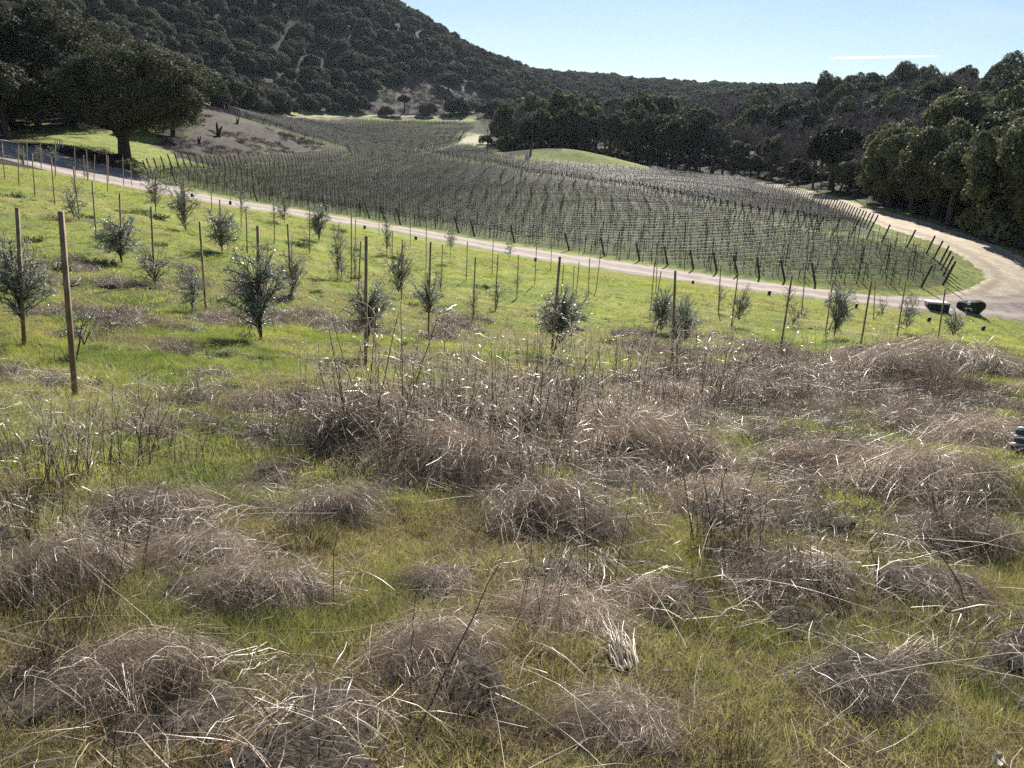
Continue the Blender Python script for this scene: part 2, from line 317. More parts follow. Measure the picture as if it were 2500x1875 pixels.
def ribbon_mesh(name, A, B, material, lift, m=24, wob=.04):
    a, b = to_ribbon(A, B); n = len(a); t = np.linspace(0, 1, m)
    w = np.linspace(0, 1, n)*60
    ta = (fbm(w*2, w*0, 5, 4)-.5)*wob*4; tb = (fbm(w*2, w*0+9, 6, 4)-.5)*wob*4
    T = t[None]*(1+tb[:, None]-ta[:, None])+ta[:, None]
    X = a[:, None, 0]*(1-T)+b[:, None, 0]*T; Y = a[:, None, 1]*(1-T)+b[:, None, 1]*T
    Z = h(X, Y)+lift-.12*((np.abs(t-.5)*2)**8)[None]
    i = np.arange(n-1)[:, None]*m+np.arange(m-1)[None]
    me = new_mesh(name, np.stack([X, Y, Z], -1).reshape(-1, 3), np.stack([i, i+1, i+m+1, i+m], -1).reshape(-1, 4), material, smooth=True)
    uv = np.broadcast_to(t[None], (n, m)).ravel(); at = me.attributes.new("across", 'FLOAT', 'POINT'); at.data.foreach_set("value", uv.astype(np.float32))
    return me, (np.r_[a, b[::-1]]).tolist()
def road_material(name, c1, c2, crut, speck=None):
    m = mat(name, c1, c2, rough=.95, nscale=.7, bump=.07, bscale=2.2, detail=9, lo=.4, hi=.6); n, l = m.node_tree.nodes, m.node_tree.links
    b = n['Principled BSDF']; old = b.inputs['Base Color'].links[0].from_socket
    at = n.new("ShaderNodeAttribute"); at.attribute_name = "across"
    w = n.new("ShaderNodeMath"); w.operation = 'MULTIPLY'; w.inputs[1].default_value = 4*pi; l.new(at.outputs['Fac'], w.inputs[0])
    c = n.new("ShaderNodeMath"); c.operation = 'COSINE'; l.new(w.outputs[0], c.inputs[0])
    mr = n.new("ShaderNodeMapRange"); mr.inputs[1].default_value = -.2; mr.inputs[2].default_value = -1; mr.inputs[4].default_value = .8; l.new(c.outputs[0], mr.inputs[0])
    mx = n.new("ShaderNodeMixRGB"); mx.inputs[2].default_value = (*crut, 1); l.new(mr.outputs[0], mx.inputs[0]); l.new(old, mx.inputs[1])
    if speck:
        nz = n.new("ShaderNodeTexNoise"); nz.inputs['Scale'].default_value = 5; nz.inputs['Detail'].default_value = 8; nz.inputs['Roughness'].default_value = .8
        g = n.new("ShaderNodeNewGeometry"); l.new(g.outputs['Position'], nz.inputs['Vector'])
        m2 = n.new("ShaderNodeMapRange"); m2.inputs[1].default_value = .52; m2.inputs[2].default_value = .6; l.new(nz.outputs[0], m2.inputs[0])
        x2 = n.new("ShaderNodeMixRGB"); x2.inputs[2].default_value = (*speck, 1); l.new(m2.outputs[0], x2.inputs[0]); l.new(mx.outputs[0], x2.inputs[1]); mx = x2
    l.new(mx.outputs[0], b.inputs['Base Color']); return m
me, ROADP = ribbon_mesh("dirt_road", ROAD_N, ROAD_F, road_material('packed_dirt', (.21, .17, .15), (.31, .25, .22), (.42, .34, .27)), .07)
tag(obj("dirt_road", me), "packed earth farm road curving down past the vineyard", kind='structure')
me, TRACKP = ribbon_mesh("farm_track", TRACK_L, TRACK_R, road_material('straw_track', (.40, .32, .22), (.55, .46, .33), (.30, .22, .16), (.24, .20, .12)), .04)
tag(obj("farm_track", me), "straw strewn track running between vineyard and woods", kind='structure')

ISLAND_BROWN = wpoly([(470,305),(520,262),(560,272),(640,292),(700,310),(760,335),(790,352),(775,365),(700,374),(600,378),(520,380),(440,378),(380,360),(400,340),(450,330)])
BARE_HILL = wpoly([(870,262),(900,238),(960,215),(1000,185),(1060,190),(1118,208),(1180,225),(1240,250),(1290,262),(1250,280),(1100,281),(900,277)])
BARE_HILL2 = wpoly([(1262,230),(1330,250),(1377,263),(1400,275),(1300,275),(1250,255)])
LEFT_GRASS = wpoly([(-80,350),(30,348),(38,372),(-60,384)])
DRYSPOTS = [(120,1230,130,150),(60,1480,110,110),(330,1130,130,75),(420,1215,120,75),(560,1290,150,80),(700,1120,120,75),(800,950,230,75),(700,880,90,30),(560,895,80,28),(980,1010,170,80),
 (1090,930,120,60),(940,1275,80,42),(930,1440,150,90),(1200,1130,150,60),(1310,1190,110,50),(1230,1350,120,55),(1400,1300,70,45),(1380,1000,180,70),(1330,930,120,40),(1480,870,120,45),(1620,860,150,50),
 (1700,1000,60,36),(1540,1080,130,80),(1750,830,120,28),(1900,815,150,30),(2060,790,200,24),(2150,930,120,110),(1960,1050,190,110),(2060,1180,160,60),(1690,1270,150,80),(1880,1500,160,80),(2100,1440,120,110),
 (1350,1570,120,55),(1460,1500,90,50),(300,1480,150,110),(260,1590,120,60),(480,1400,80,40),(100,960,110,26),(300,940,200,20),(1180,870,150,50),(1640,1440,110,50),(2000,1330,160,50),(0,1100,90,90),(1000,1180,110,40),
 (640,1010,80,30),(1850,900,140,50),(2000,860,130,40),(1100,1560,130,60),(700,1560,110,50),(1750,1600,150,50),(1800,1180,90,50)]
_DS = []
for (cx, cy, rx, ry) in DRYSPOTS:
    g = G(*dp(cx, cy)); a = G(*dp(cx, cy-ry)); b = G(*dp(cx, cy+ry)); _DS.append((g[0], (a[1]+b[1])/2, rx*1.13*project(g)[2][0]/FPX, max((a[1]-b[1])/2, .12)))
def dry_at(x, y):
    """0 green sward .. 1 matted dry weeds, on the near hillside"""
    x = np.asarray(x, float); y = np.asarray(y, float); v = np.zeros(x.shape)
    wx = x+(fbm(x*1.3, y*1.3, 81, 3)-.5)*.12*(y+2).clip(1, 20); wy = y+(fbm(x*1.3, y*1.3, 82, 3)-.5)*.14*(y+2).clip(1, 20)
    for (cx, cy, rx, ry) in _DS: v = np.maximum(v, 1.15-((wx-cx)/rx)**2*.9-((wy-cy)/ry)**2*.9)
    v = np.clip(v*1.2, 0, 1)
    thin = sstep(.50, .62, fbm(x*1.1, y*1.1, 52, 3))*.62*sstep(15, 10, y-x*.35)
    far = sstep(.60, .76, fbm(x*.5, y*.5, 63, 4))*.42*sstep(8, 12, y)*sstep(60, 30, y)
    beyond = sstep(-20, -32, x)*0
    return np.clip(np.maximum(np.maximum(v, thin), far), 0, 1)
# ground sheet: a polar grid, fine near the viewer
def build_ground():
    r = np.r_[0, np.geomspace(.35, 4500, 520)]
    th = np.r_[np.linspace(-pi, -.95, 40)[:-1], np.linspace(-.95, .95, 460), np.linspace(.95, pi, 40)[1:]]
    Rr, Tt = np.meshgrid(r, th, indexing='ij'); X = Rr*np.sin(Tt); Y = Rr*np.cos(Tt)
    Z = h(X, Y); nr, nt = X.shape
    i = np.arange(nr-1)[:, None]*nt+np.arange(nt-1)[None]
    F = np.stack([i, i+1, i+nt+1, i+nt], -1).reshape(-1, 4)
    x, y = X.ravel(), Y.ravel()
    dry = dry_at(x, y)*sstep(75, 55, y)
    brown = np.zeros(len(x)); rr_ = np.hypot(x, y)
    for p in (ISLAND_BROWN, BARE_HILL, BARE_HILL2): brown = np.maximum(brown, inpoly(x+(fbm(x*.15, y*.15, 1, 4)-.5)*rr_*.03, y+(fbm(x*.15, y*.15, 2, 4)-.5)*rr_*.05, p)*1.0)
    vin = (inpoly(x, y, BLOCK_A) | inpoly(x, y, BLOCK_B))*1.0
    wood = sstep(1, 8, 0*x)*0
    rr = np.hypot(x, y)
    strip = inpoly(x, y, wpoly([(1300,404),(1340,396),(1480,410),(1600,424),(1700,428),(1560,436),(1400,425)]))*1.0
    strip = np.maximum(strip, inpoly(x, y, wpoly([(1135,335),(1165,326),(1180,345),(1210,362),(1125,352),(1090,364),(1020,377),(1085,360),(1125,345)]))*1.0)
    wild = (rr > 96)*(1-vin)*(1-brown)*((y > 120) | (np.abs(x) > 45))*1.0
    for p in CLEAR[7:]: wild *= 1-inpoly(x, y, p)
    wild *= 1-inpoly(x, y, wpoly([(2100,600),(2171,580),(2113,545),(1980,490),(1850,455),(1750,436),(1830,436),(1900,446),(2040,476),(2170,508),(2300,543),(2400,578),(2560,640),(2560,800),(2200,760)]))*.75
    me = new_mesh("ground", np.stack([x, y, Z.ravel()], -1), F, (), smooth=True)
    for nm, v in (("soil_shade", sstep(42, 12, rr)*.85), ("dry", dry), ("brown", brown), ("vin", vin), ("straw", strip), ("wild", wild)):
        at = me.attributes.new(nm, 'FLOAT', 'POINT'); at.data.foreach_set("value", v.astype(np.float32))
    m = bpy.data.materials.new("ground"); m.use_nodes = True; n, l = m.node_tree.nodes, m.node_tree.links; b = n['Principled BSDF']; b.inputs['Roughness'].default_value = .95; b.inputs['Specular IOR Level'].default_value = .1
    geo = n.new("ShaderNodeNewGeometry")
    def noise(sc, det=6, rg=.6):
        z = n.new("ShaderNodeTexNoise"); z.inputs['Scale'].default_value = sc; z.inputs['Detail'].default_value = det; z.inputs['Roughness'].default_value = rg; l.new(geo.outputs['Position'], z.inputs['Vector']); return z.outputs[0]
    def ramp(src, lo, hi, a=0, bb=1): z = n.new("ShaderNodeMapRange"); z.inputs[1].default_value = lo; z.inputs[2].default_value = hi; z.inputs[3].default_value = a; z.inputs[4].default_value = bb; l.new(src, z.inputs[0]); return z.outputs[0]
    def mixc(f, a, c):
        z = n.new("ShaderNodeMixRGB"); l.new(f, z.inputs[0])
        for k, v in ((1, a), (2, c)):
            if isinstance(v, tuple): z.inputs[k].default_value = (*v, 1)
            else: l.new(v, z.inputs[k])
        return z.outputs[0]
    def attr(nm): a = n.new("ShaderNodeAttribute"); a.attribute_name = nm; return a.outputs['Fac']
    def mul(a, c): z = n.new("ShaderNodeMath"); z.operation = 'MULTIPLY'; l.new(a, z.inputs[0]); l.new(c, z.inputs[1]); return z.outputs[0]
    green = mixc(ramp(noise(.35, 4), .35, .65), (.19, .245, .06), (.35, .36, .11))
    green = mixc(ramp(noise(1.6, 9, .8), .50, .62), green, (.075, .10, .035))
    dryc = mixc(ramp(noise(9, 8, .8), .4, .7), (.035, .027, .020), (.13, .10, .07))  # dark under-layer, shade of the hollows put into the colour
    green = mixc(attr("soil_shade"), green, mixc(ramp(noise(7, 8, .8), .4, .65), (.045, .042, .020), (.12, .115, .05)))  # brown near ground, darkened to paint the shade between grass blades
    c = mixc(attr("dry"), green, dryc)
    bro = mixc(ramp(noise(.9, 9, .8), .38, .66), (.040, .033, .030), (.150, .125, .112))
    bro = mixc(ramp(noise(.06, 4), .52, .62), bro, mixc(ramp(noise(1.5, 6), .4, .6), bro, (.14, .16, .07)))
    c = mixc(attr("brown"), c, bro)
    vg = mixc(ramp(noise(.5, 8, .7), .46, .66), (.105, .145, .04), (.10, .082, .06))  # green deepened to stand in for shadow between vine rows; brown patches are ground
    c = mixc(attr("vin"), c, vg)
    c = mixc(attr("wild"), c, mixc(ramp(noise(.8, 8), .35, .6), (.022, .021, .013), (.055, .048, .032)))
    c = mixc(mul(attr("straw"), ramp(noise(1.5, 6, .7), .3, .5)), c, (.50, .45, .34))
    l.new(c, b.inputs['Base Color'])
    bp = n.new("ShaderNodeBump"); bp.inputs['Distance'].default_value = .25; bp.inputs['Strength'].default_value = .9; l.new(noise(1.6, 9, .75), bp.inputs['Height']); l.new(bp.outputs[0], b.inputs['Normal'])
    me.materials.append(m)
    return tag(obj("ground", me), "rolling grassy hillside and valley floor", kind='structure')

# ---------------------------------------------------------------- trees
def rnd_dirs(n, zmin=-1.0):
    v = RNG.normal(size=(n, 3)); v /= np.linalg.norm(v, axis=1, keepdims=True); v[:, 2] = np.where(v[:, 2] < zmin, -v[:, 2], v[:, 2]); return v
def crown_mesh(name, nl, leaf, material, flat=.72, lobes=46, seed=0, lr=(.20, .36), drop=-.35):
    """unit crown (radius 1): leaf-sized faces on many overlapping lobes"""
    d = rnd_dirs(lobes, drop); rr = RNG.uniform(.45, .80, lobes)**.8
    c = d*rr[:, None]*np.array([1, 1, flat]); lrad = RNG.uniform(*lr, lobes)
    k = RNG.integers(0, lobes, nl*2); n = rnd_dirs(nl*2, -.8)
    p = c[k]+n*(lrad[k]*RNG.uniform(.72, 1.06, nl*2))[:, None]*np.array([1, 1, .85])
    p += (vnoise(p[:, 0]*9+7, p[:, 1]*9+p[:, 2]*7, seed)-.5)[:, None]*n*.14
    inside = np.zeros(len(p), int)
    for i in range(lobes): inside += ((np.linalg.norm(p-c[i], axis=1) < lrad[i]*.62))
    keep = np.where(inside == 0)[0][:nl]; p, n = p[keep], n[keep]
    s = leaf*RNG.uniform(.6, 1.3, len(p)); mb = MB(); mb.quads(p, n+RNG.normal(size=n.shape)*.6, s*.72, s)
    return mb.mesh(name, material)
def branch_lines(seed, base, d0, L, r, depth, spread=.55, up=.15, kids=(2, 4), k=4, out=None, taper=.62, ratio=(.55, .8), wob=.12):
    rg = random.Random(seed); out = {} if out is None else out
    def rec(p, d, L, r, dep):
        pts = [p]; q = np.array(d, float)
        for i in range(k-1):
            q = q+np.array([rg.gauss(0, wob), rg.gauss(0, wob), rg.gauss(0, wob)+up*.3]); q /= np.linalg.norm(q); pts.append(pts[-1]+q*L/(k-1))
        r1 = r*taper; out.setdefault(dep, []).append((np.array(pts), np.linspace(r, r1, k)))
        if dep == 0: return
        for j in range(rg.randint(*kids)):
            t = rg.uniform(.45, 1) if j else 1.0; i0 = min(k-2, int(t*(k-1))); fr = t*(k-1)-i0; bp = pts[i0]*(1-fr)+pts[i0+1]*fr
            s = np.array([rg.gauss(0, 1), rg.gauss(0, 1), rg.gauss(0, .6)]); nd = q+s*spread; nd[2] += up; nd /= np.linalg.norm(nd)
            rec(bp, nd, L*rg.uniform(*ratio), r1*(.85 if j == 0 else .65), dep-1)
    rec(np.array(base, float), np.array(d0, float), L, r, depth); return out
def lines_mesh(name, out, material, rmin=0, sides={}):
    mb = MB()
    for dep, ls in out.items():
        P3 = np.array([a for a, _ in ls]); Rr = np.maximum(np.array([b for _, b in ls]), rmin); mb.tubes(P3, Rr, sides.get(dep, 3))
    return mb.mesh(name, material, smooth=True)
OAK = [crown_mesh(f"oak_crown_{i}", 17000, .040, M['oak'], flat=RNG.uniform(.62, .85), lobes=40+i*3, seed=i) for i in range(6)]
BAY = [crown_mesh(f"bay_crown_{i}", 17000, .038, M['bay'], flat=RNG.uniform(.9, 1.25), lobes=42, seed=20+i, lr=(.17, .32), drop=-.9) for i in range(3)]
def trunk_mesh(seed, H, r, lean=0.1, kids=(3, 4), depth=2):
    rg = random.Random(seed)
    return lines_mesh("trunk", branch_lines(seed, (0, 0, -.15*H), (rg.gauss(0, lean), rg.gauss(0, lean), 1), H*.62, r, depth, spread=.6, up=.25, kids=kids, k=5, ratio=(.55, .75)), M['bark'], sides={depth: 8, depth-1: 6})
TRUNK = [trunk_mesh(100+i, 1.0, .07) for i in range(4)]      # unit height
BARE = []
for i in range(4):
    o = branch_lines(200+i, (0, 0, -.02), (0, 0, 1), .30, .022, 5, spread=.42, up=.22, kids=(3, 4), k=4, ratio=(.6, .82), taper=.65)
    BARE.append((lines_mesh("trunk", {k: v for k, v in o.items() if k >= 3}, M['bark'], sides={5: 7, 4: 5}), lines_mesh("bare_branches", {k: v for k, v in o.items() if k < 3}, M['twig'], rmin=.0011)))
BARE_FAR = [lines_mesh("bare_branches", {k: v for k, v in branch_lines(200+i, (0, 0, -.02), (0, 0, 1), .30, .022, 5, spread=.42, up=.22, kids=(3, 4), k=4, ratio=(.6, .82), taper=.65).items()}, M['twig'], rmin=.0028) for i in range(4)]
def px_ok(px, py, polys): 
    r = np.zeros(px.shape, bool)
    for p in polys: r |= inpoly(px, py, p)
    return r
# clearings seen in the photograph, as world outlines
CLEAR = [BLOCK_A, BLOCK_B, BARE_HILL, BARE_HILL2, ISLAND_BROWN, ROADP, TRACKP]
CLEAR += [wpoly(q) for q in ([(349,440),(303,380),(30,340),(-200,330),(-200,330),(60,300),(230,316),(330,318),(400,300),(470,262),(545,262),(560,250),(700,275),(760,290),(860,290),(1160,296),(1165,284),(860,276),(800,275),(700,262),(590,245),(520,240),(450,260),(380,320),(430,385),(520,405),(850,378),(860,372)],
         [(1226,390),(1300,372),(1369,366),(1440,370),(1530,392),(1600,418),(1650,425),(1420,425)], [(1120,350),(1140,322),(1180,330),(1230,362),(1226,390),(1100,372)], [(1400,268),(1440,258),(1470,266),(1440,275)])]
build_ground()
def free(x, y):
    r = np.ones(x.shape, bool)
    for p in CLEAR: r &= ~inpoly(x, y, p)
    return r
def poisson(n, r0, r1, th0, th1, spacing):
    """points thinned so that none is nearer than spacing(x, y) to another"""
    pts = []; cell = {}
    r = np.sqrt(RNG.uniform(r0**2, r1**2, n)); t = RNG.uniform(th0, th1, n); x = r*np.sin(t); y = r*np.cos(t); ok = free(x, y); x, y = x[ok], y[ok]; s = spacing(x, y)
    for a, b, c in zip(x, y, s):
        k = (int(a//20), int(b//20)); bad = False
        for i in (-1, 0, 1):
            for j in (-1, 0, 1):
                for (u, v, w) in cell.get((k[0]+i, k[1]+j), ()):
                    if (a-u)**2+(b-v)**2 < ((c+w)/2)**2: bad = True; break
                if bad: break
            if bad: break
        if not bad: cell.setdefault(k, []).append((a, b, c)); pts.append((a, b))
    return np.array(pts)
def make_tree(kind, x, y, R, H, cm, tm, label, cat, group, rz, zc=None, flat=1):
    z = float(h(x, y)); t = obj(kind, None, loc=(x, y, z), rz=rz); t.empty_display_size = .1
    tag(t, label, cat, group)
    zc = H-R*flat*.85 if zc is None else zc
    obj("crown", cm, t, (0, 0, zc), 0, (R, R, R*flat)); obj("trunk", tm, t, (0, 0, 0), 0, (H*.9, H*.9, H*.9))
    return t
print("terrain ready")
# ---- the woods: many trees on the hillsides
sp = lambda x, y: np.where(x < -20, 6.4, 5.6)+np.hypot(x, y)*.0055
pts = poisson(150000, 92, 1250, -.82, .82, sp)
px, py, dd = project(np.c_[pts, h(pts[:, 0], pts[:, 1])])
rr = np.hypot(pts[:, 0], pts[:, 1]); hill_l = (pts[:, 0] < -20) | (px < 1290)
ok = ~((px < 1240) & (py > 284) & (rr > 185)) & ~((rr < 235) & (pts[:, 0] < 45) & (px > 430)) & ~((px < 560) & (rr < 132))
ok &= ~((px > 1640) & (rr < 300) & (py > np.interp(px, [1640, 1700, 1820, 1950, 2113, 2306, 2499, 2800], [416, 422, 440, 462, 510, 562, 612, 690])))
ok &= ~((px > 1120) & (px < 1640) & (rr < 270))
ok &= (px > -900) & (px < 3400) & ~((px < 2560) & (px > 2499-(rr-88)*6) & (rr < 92))
pts, px, py, dd, hill_l, rr = pts[ok], px[ok], py[ok], dd[ok], hill_l[ok], rr[ok]
sel = RNG.random(len(pts)); nz = fbm(pts[:, 0]*.012, pts[:, 1]*.012, 90, 2)
is_bare = (~hill_l) & ((nz+sel*.35) > .70+.3*(rr > 650)) & ~((px > 2100) & (dd < 170)) | ((hill_l) & (sel > .975) & (rr > 420))
Rs = np.where(hill_l, RNG.uniform(3.4, 7.2, len(pts)), RNG.uniform(3.8, 7.0, len(pts)))*(1+rr*.00035)
Hs = np.where(hill_l, Rs*RNG.uniform(1.35, 1.65, len(pts)), Rs*RNG.uniform(1.7, 2.5, len(pts)))
# visibility: how much of the crown rises above what stands in front (terrain and trees), roughly
vis = (px > -60) & (px < 2560) & (py < 700) & (py > -170)
top = project(np.c_[pts, h(pts[:, 0], pts[:, 1])+Hs])[1]; vis &= top > -400; vis &= (py-(0) > -60)
tt = np.linspace(.25, .97, 40); hid = np.zeros(len(pts), bool); zt = h(pts[:, 0], pts[:, 1])+Hs
for t_ in tt:
    X = pts[:, 0]*t_; Y = pts[:, 1]*t_; hid |= h_smooth(X, Y) > EYE[2]+(zt-EYE[2])*t_+1
vis &= ~hid
score = Rs/dd*vis
ix_o = np.where(vis & ~is_bare)[0]; ix_o = ix_o[np.argsort(-score[ix_o])][:262]
ix_b = np.where(vis & is_bare)[0]; ix_b = ix_b[np.argsort(-score[ix_b])][:230]
single = np.zeros(len(pts), bool); single[ix_o] = True; single[ix_b] = True
print("woods", len(pts), "visible", vis.sum(), "oaks", (~is_bare & vis).sum(), "bare", (is_bare & vis).sum())
for i in ix_o:
    k = int(RNG.integers(0, 6)); left = bool(hill_l[i]); bay = (not left) and RNG.random() < .5; cmn = BAY[k % 3] if bay else OAK[k]
    if left: lab, grp = "dark rounded evergreen oak among the oaks covering the steep hillside", "evergreen oaks covering the steep hillside"
    elif bay: lab, grp = "tall grey green leafy tree in the woods beside the vineyard track", "leafy trees in the woods beyond the vineyard"
    else: lab, grp = "dark evergreen oak in the woods on the low side of the valley", "evergreen oaks in the woods beyond the vineyard"
    make_tree("oak_tree" if not bay else "bay_tree", pts[i, 0], pts[i, 1], Rs[i], Hs[i], cmn, TRUNK[k % 4], lab, "tree", grp, RNG.uniform(0, 6.28), flat=1.0 if left else 1.15)
for i in ix_b:
    k = int(RNG.integers(0, 4)); H = RNG.uniform(10, 15)*(1+rr[i]*.0003); z = float(h(*pts[i]))
    t = obj("bare_tree", None, loc=(pts[i, 0], pts[i, 1], z), rz=RNG.uniform(0, 6.28)); tag(t, "leafless grey brown tree in the woods on the valley side", "tree", "leafless trees in the woods beyond the vineyard")
    obj("branches", BARE_FAR[k] if rr[i] > 210 else BARE[k][1], t, sc=H); obj("trunk", BARE[k][0], t, sc=H)
rest = np.where(~single)[0]
m_ = len(rest); ro = np.c_[np.zeros(m_), np.zeros(m_), RNG.uniform(0, 6.28, m_)]; zz = h(pts[rest, 0], pts[rest, 1])
b = is_bare[rest]; pid = np.where(b, 6+RNG.integers(0, 4, m_), RNG.integers(0, 6, m_))
sc_ = np.where(b, 13, Rs[rest]); zo = np.where(b, 0, np.where(rr[rest] > 250, Rs[rest]*.45, Hs[rest]-Rs[rest]*.85))
scatter("woodland", np.c_[pts[rest], zz+zo], ro, np.repeat(sc_[:, None], 3, 1), pid, OAK+BARE_FAR, "distant oak woodland covering the ridges in one mass")

# ---- the big oak by the road and its neighbours
def big_oak(px, py, d, cx, ctop, cr, cbot, label, nl=70000, leaf=.0145, seed=1, trunk_r=.9):
    g = P(px, py, d); z = float(h(g[0], g[1])); k = d/FPX
    R = cr*k; top = (py-ctop)*k; bot = (py-cbot)*k; cz = (top+bot)/2; hz = (top-bot)/2
    t = obj("oak_tree", None, loc=(g[0], g[1], z)); tag(t, label, "tree")
    cm = crown_mesh("big_oak_crown", nl, leaf, M['oak'], flat=.8, lobes=150, seed=seed, lr=(.12, .24), drop=-.97)
    obj("crown", cm, t, ((cx-px)*k, 0, cz), sc=(R, R, hz/.85))
    out = branch_lines(300+seed, (0, 0, -.5), (0, 0, 1), 3.2, trunk_r, 0, k=5, taper=.8, wob=.04)
    for a in range(6):
        an = a*1.05+.3; branch_lines(310+seed+a, (0, 0, 2.2), (cos(an)*.8, sin(an)*.8, 1.0), R*.55, trunk_r*.62, 3, spread=.5, up=.05, k=5, out=out, taper=.55)
    obj("trunk", lines_mesh("big_oak_trunk", out, M['bark'], sides={0: 4, 3: 8, 2: 6, 1: 5}), t)
    return t
big_oak(303, 358, 115, 345, 88, 200, 322, "huge spreading oak with thick forked trunk on the grass beside the dirt road", seed=1, trunk_r=1.0)
big_oak(95, 330, 128, 90, 30, 200, 308, "large dense oak standing beyond the dirt road next to the huge spreading oak", seed=2, trunk_r=.7)
big_oak(30, 316, 140, 20, 40, 170, 300, "tall dark oak closing the shade at the head of the dirt road", nl=40000, seed=6)
big_oak(-110, 330, 120, -100, 60, 190, 300, "dense oak at the top end of the dirt road, partly out of view", nl=40000, seed=3)
big_oak(225, 310, 143, 215, 60, 150, 296, "oak rising directly behind the huge spreading oak", nl=40000, seed=4)
# ---------------------------------------------------------------- vineyard
def row_segments(poly, Y):
    xs = []; n = len(poly)
    for i in range(n):
        (x1, y1), (x2, y2) = poly[i][:2], poly[(i+1) % n][:2]
        if (y1 > Y) != (y2 > Y): xs.append(x1+(Y-y1)*(x2-x1)/(y2-y1))
    xs.sort(); return [(xs[i], xs[i+1]) for i in range(0, len(xs)-1, 2) if xs[i+1]-xs[i] > 6]
def post_mesh(name, H, r, material, sides=6):
    mb = MB(); mb.tube([(0, 0, -.3), (0, 0, H*.5), (0, 0, H)], [r, r*.97, r*.94], sides); a = np.arange(sides)
    V = np.c_[np.cos(a*2*pi/sides)*r*.94, np.sin(a*2*pi/sides)*r*.94, np.full(sides, H)]; mb.add(np.r_[V, [[0, 0, H+.005]]], [[i, (i+1) % sides, sides] for i in range(sides)])
    return mb.mesh(name, material)
END_POST = post_mesh("end_post", 2.05, .10, M['post'], 8); LINE_POST = post_mesh("line_post", 2.0, .036, M['post'], 4)
def vine_mesh(seed, light=False):
    rg = random.Random(seed); mb = MB(); H = .85; w = .02
    mb.tube([(0, 0, -.05), (rg.uniform(-.04, .04), rg.uniform(-.03, .03), .45), (0, 0, H)], [.038, .03, .028], 4 if light else 5)
    for s in (-1, 1): mb.tube([(0, 0, H-.06), (s*.25, 0, H+.05), (s*.70, 0, H+.04)], [.026, .02, .012], 3 if light else 4)
    n = 12 if light else 11
    P3 = []; R3 = []
    for i in range(n):
        x = -.68+1.36*i/(n-1)+rg.uniform(-.04, .04); L = rg.uniform(.35, .85); dx, dy = rg.gauss(0, .18), rg.gauss(0, .12)
        P3.append([(x, 0, H+.03), (x+dx*.4*L, dy*.5*L, H+.03+L*.55), (x+dx*L, dy*L, H+L)]); R3.append([.012, .009, .005])
    mb.tubes(np.array(P3), np.array(R3)*(1.45 if light else 1.15), 3); return mb.mesh("grapevine", M['vine'])
VINES = [vine_mesh(i) for i in range(6)]; VINES_L = [vine_mesh(20+i, True) for i in range(4)]
vine_pts = []; rows = []
def build_row(xa, xb, Y, block, idx):
    D = math.hypot((xa+xb)/2, Y); near = min(math.hypot(max(min(xa, xb), 0) if xa > 0 else 0, Y), D) if block == 'A' else Y
    dnear = min(math.hypot(xa, Y), math.hypot(xb, Y), Y if xa < 0 < xb else 1e9)
    e = 1.05; xs = np.arange(xa+e+1.0, xb-e-.5, 2.5 if dnear < 170 else 4.2)
    root = obj("trellis_row", None, loc=(xa, Y, float(h(xa, Y)))); z0 = root.location.z
    rows.append((root, block, Y, xa, xb, idx))
    def leaner(x, s):
        return np.array([[1, 0, 0], [0, 1, 0], [0, 0, 1]])
    lean = radians(17)
    detailed = dnear < 150
    if detailed:
        for x, s in ((xa, -1), (xb, 1)):
            o = obj("end_post", END_POST, root, (x-xa-s*.35+0, 0, float(h(x, Y))-z0)); o.rotation_euler = (0, s*lean+RNG.normal(0, .02), RNG.normal(0, .02))
        for x in xs:
            o = obj("line_post", LINE_POST, root, (x-xa, 0, float(h(x, Y))-z0)); o.rotation_euler = (RNG.normal(0, .008), RNG.normal(0, .010), 0)
    mb = MB(); n = max(4, int((xb-xa)/4)); X = np.linspace(xa+.1, xb-.1, n); Zg = h(X, np.full(n, Y))
    for k, (zh, rw) in enumerate(((.42, .017), (.88, .011), (1.25, .009), (1.6, .009), (1.85, .008))):
        p = np.c_[X-xa, np.full(n, 0.03), Zg-z0+zh]; mb.tube(p, np.full(n, rw*(1 if dnear < 150 else 1.5)), 3, cap=False)
        if detailed: pass
    if detailed: obj("wire", mb.mesh("wire", M['wire']), root)
    else:
        obj("wire", mb.mesh("wire", M['wire']), root)
        mp = MB(); Hh = 1.95
        K = np.array([[x-xa, 0, float(z)-z0] for x, z in zip(xs, h(xs, np.full(len(xs), Y)))]).reshape(-1, 3)
        if len(K): mp.tubes(np.stack([K-[0, 0, .2], K+[0, 0, 1.0], K+[0, 0, Hh]], 1), np.full((len(K), 3), .05), 4)
        for x, s in ((xa, -1), (xb, 1)):
            g = float(h(x, Y))-z0; mp.tube([(x-xa-s*.4, 0, g-.2), (x-xa-s*.1, 0, g+.9), (x-xa+s*.2, 0, g+1.95)], [.085]*3, 5)
        obj("post", mp.mesh("post", M['post']), root)
    vx = np.arange(xa+1.6, xb-1.2, 1.25 if Y < 230 else 1.5); vx = vx+RNG.uniform(-.12, .12, len(vx))
    for x, z in zip(vx, h(vx, np.full(len(vx), Y))): 
        if RNG.random() > .02: vine_pts.append((x, Y, z))
def ordinal(n): return f"{n}{'th' if 10 <= n % 100 <= 20 else {1: 'st', 2: 'nd', 3: 'rd'}.get(n % 10, 'th')}"
Yv = 66.0; ia = ib = 0; rw = 0
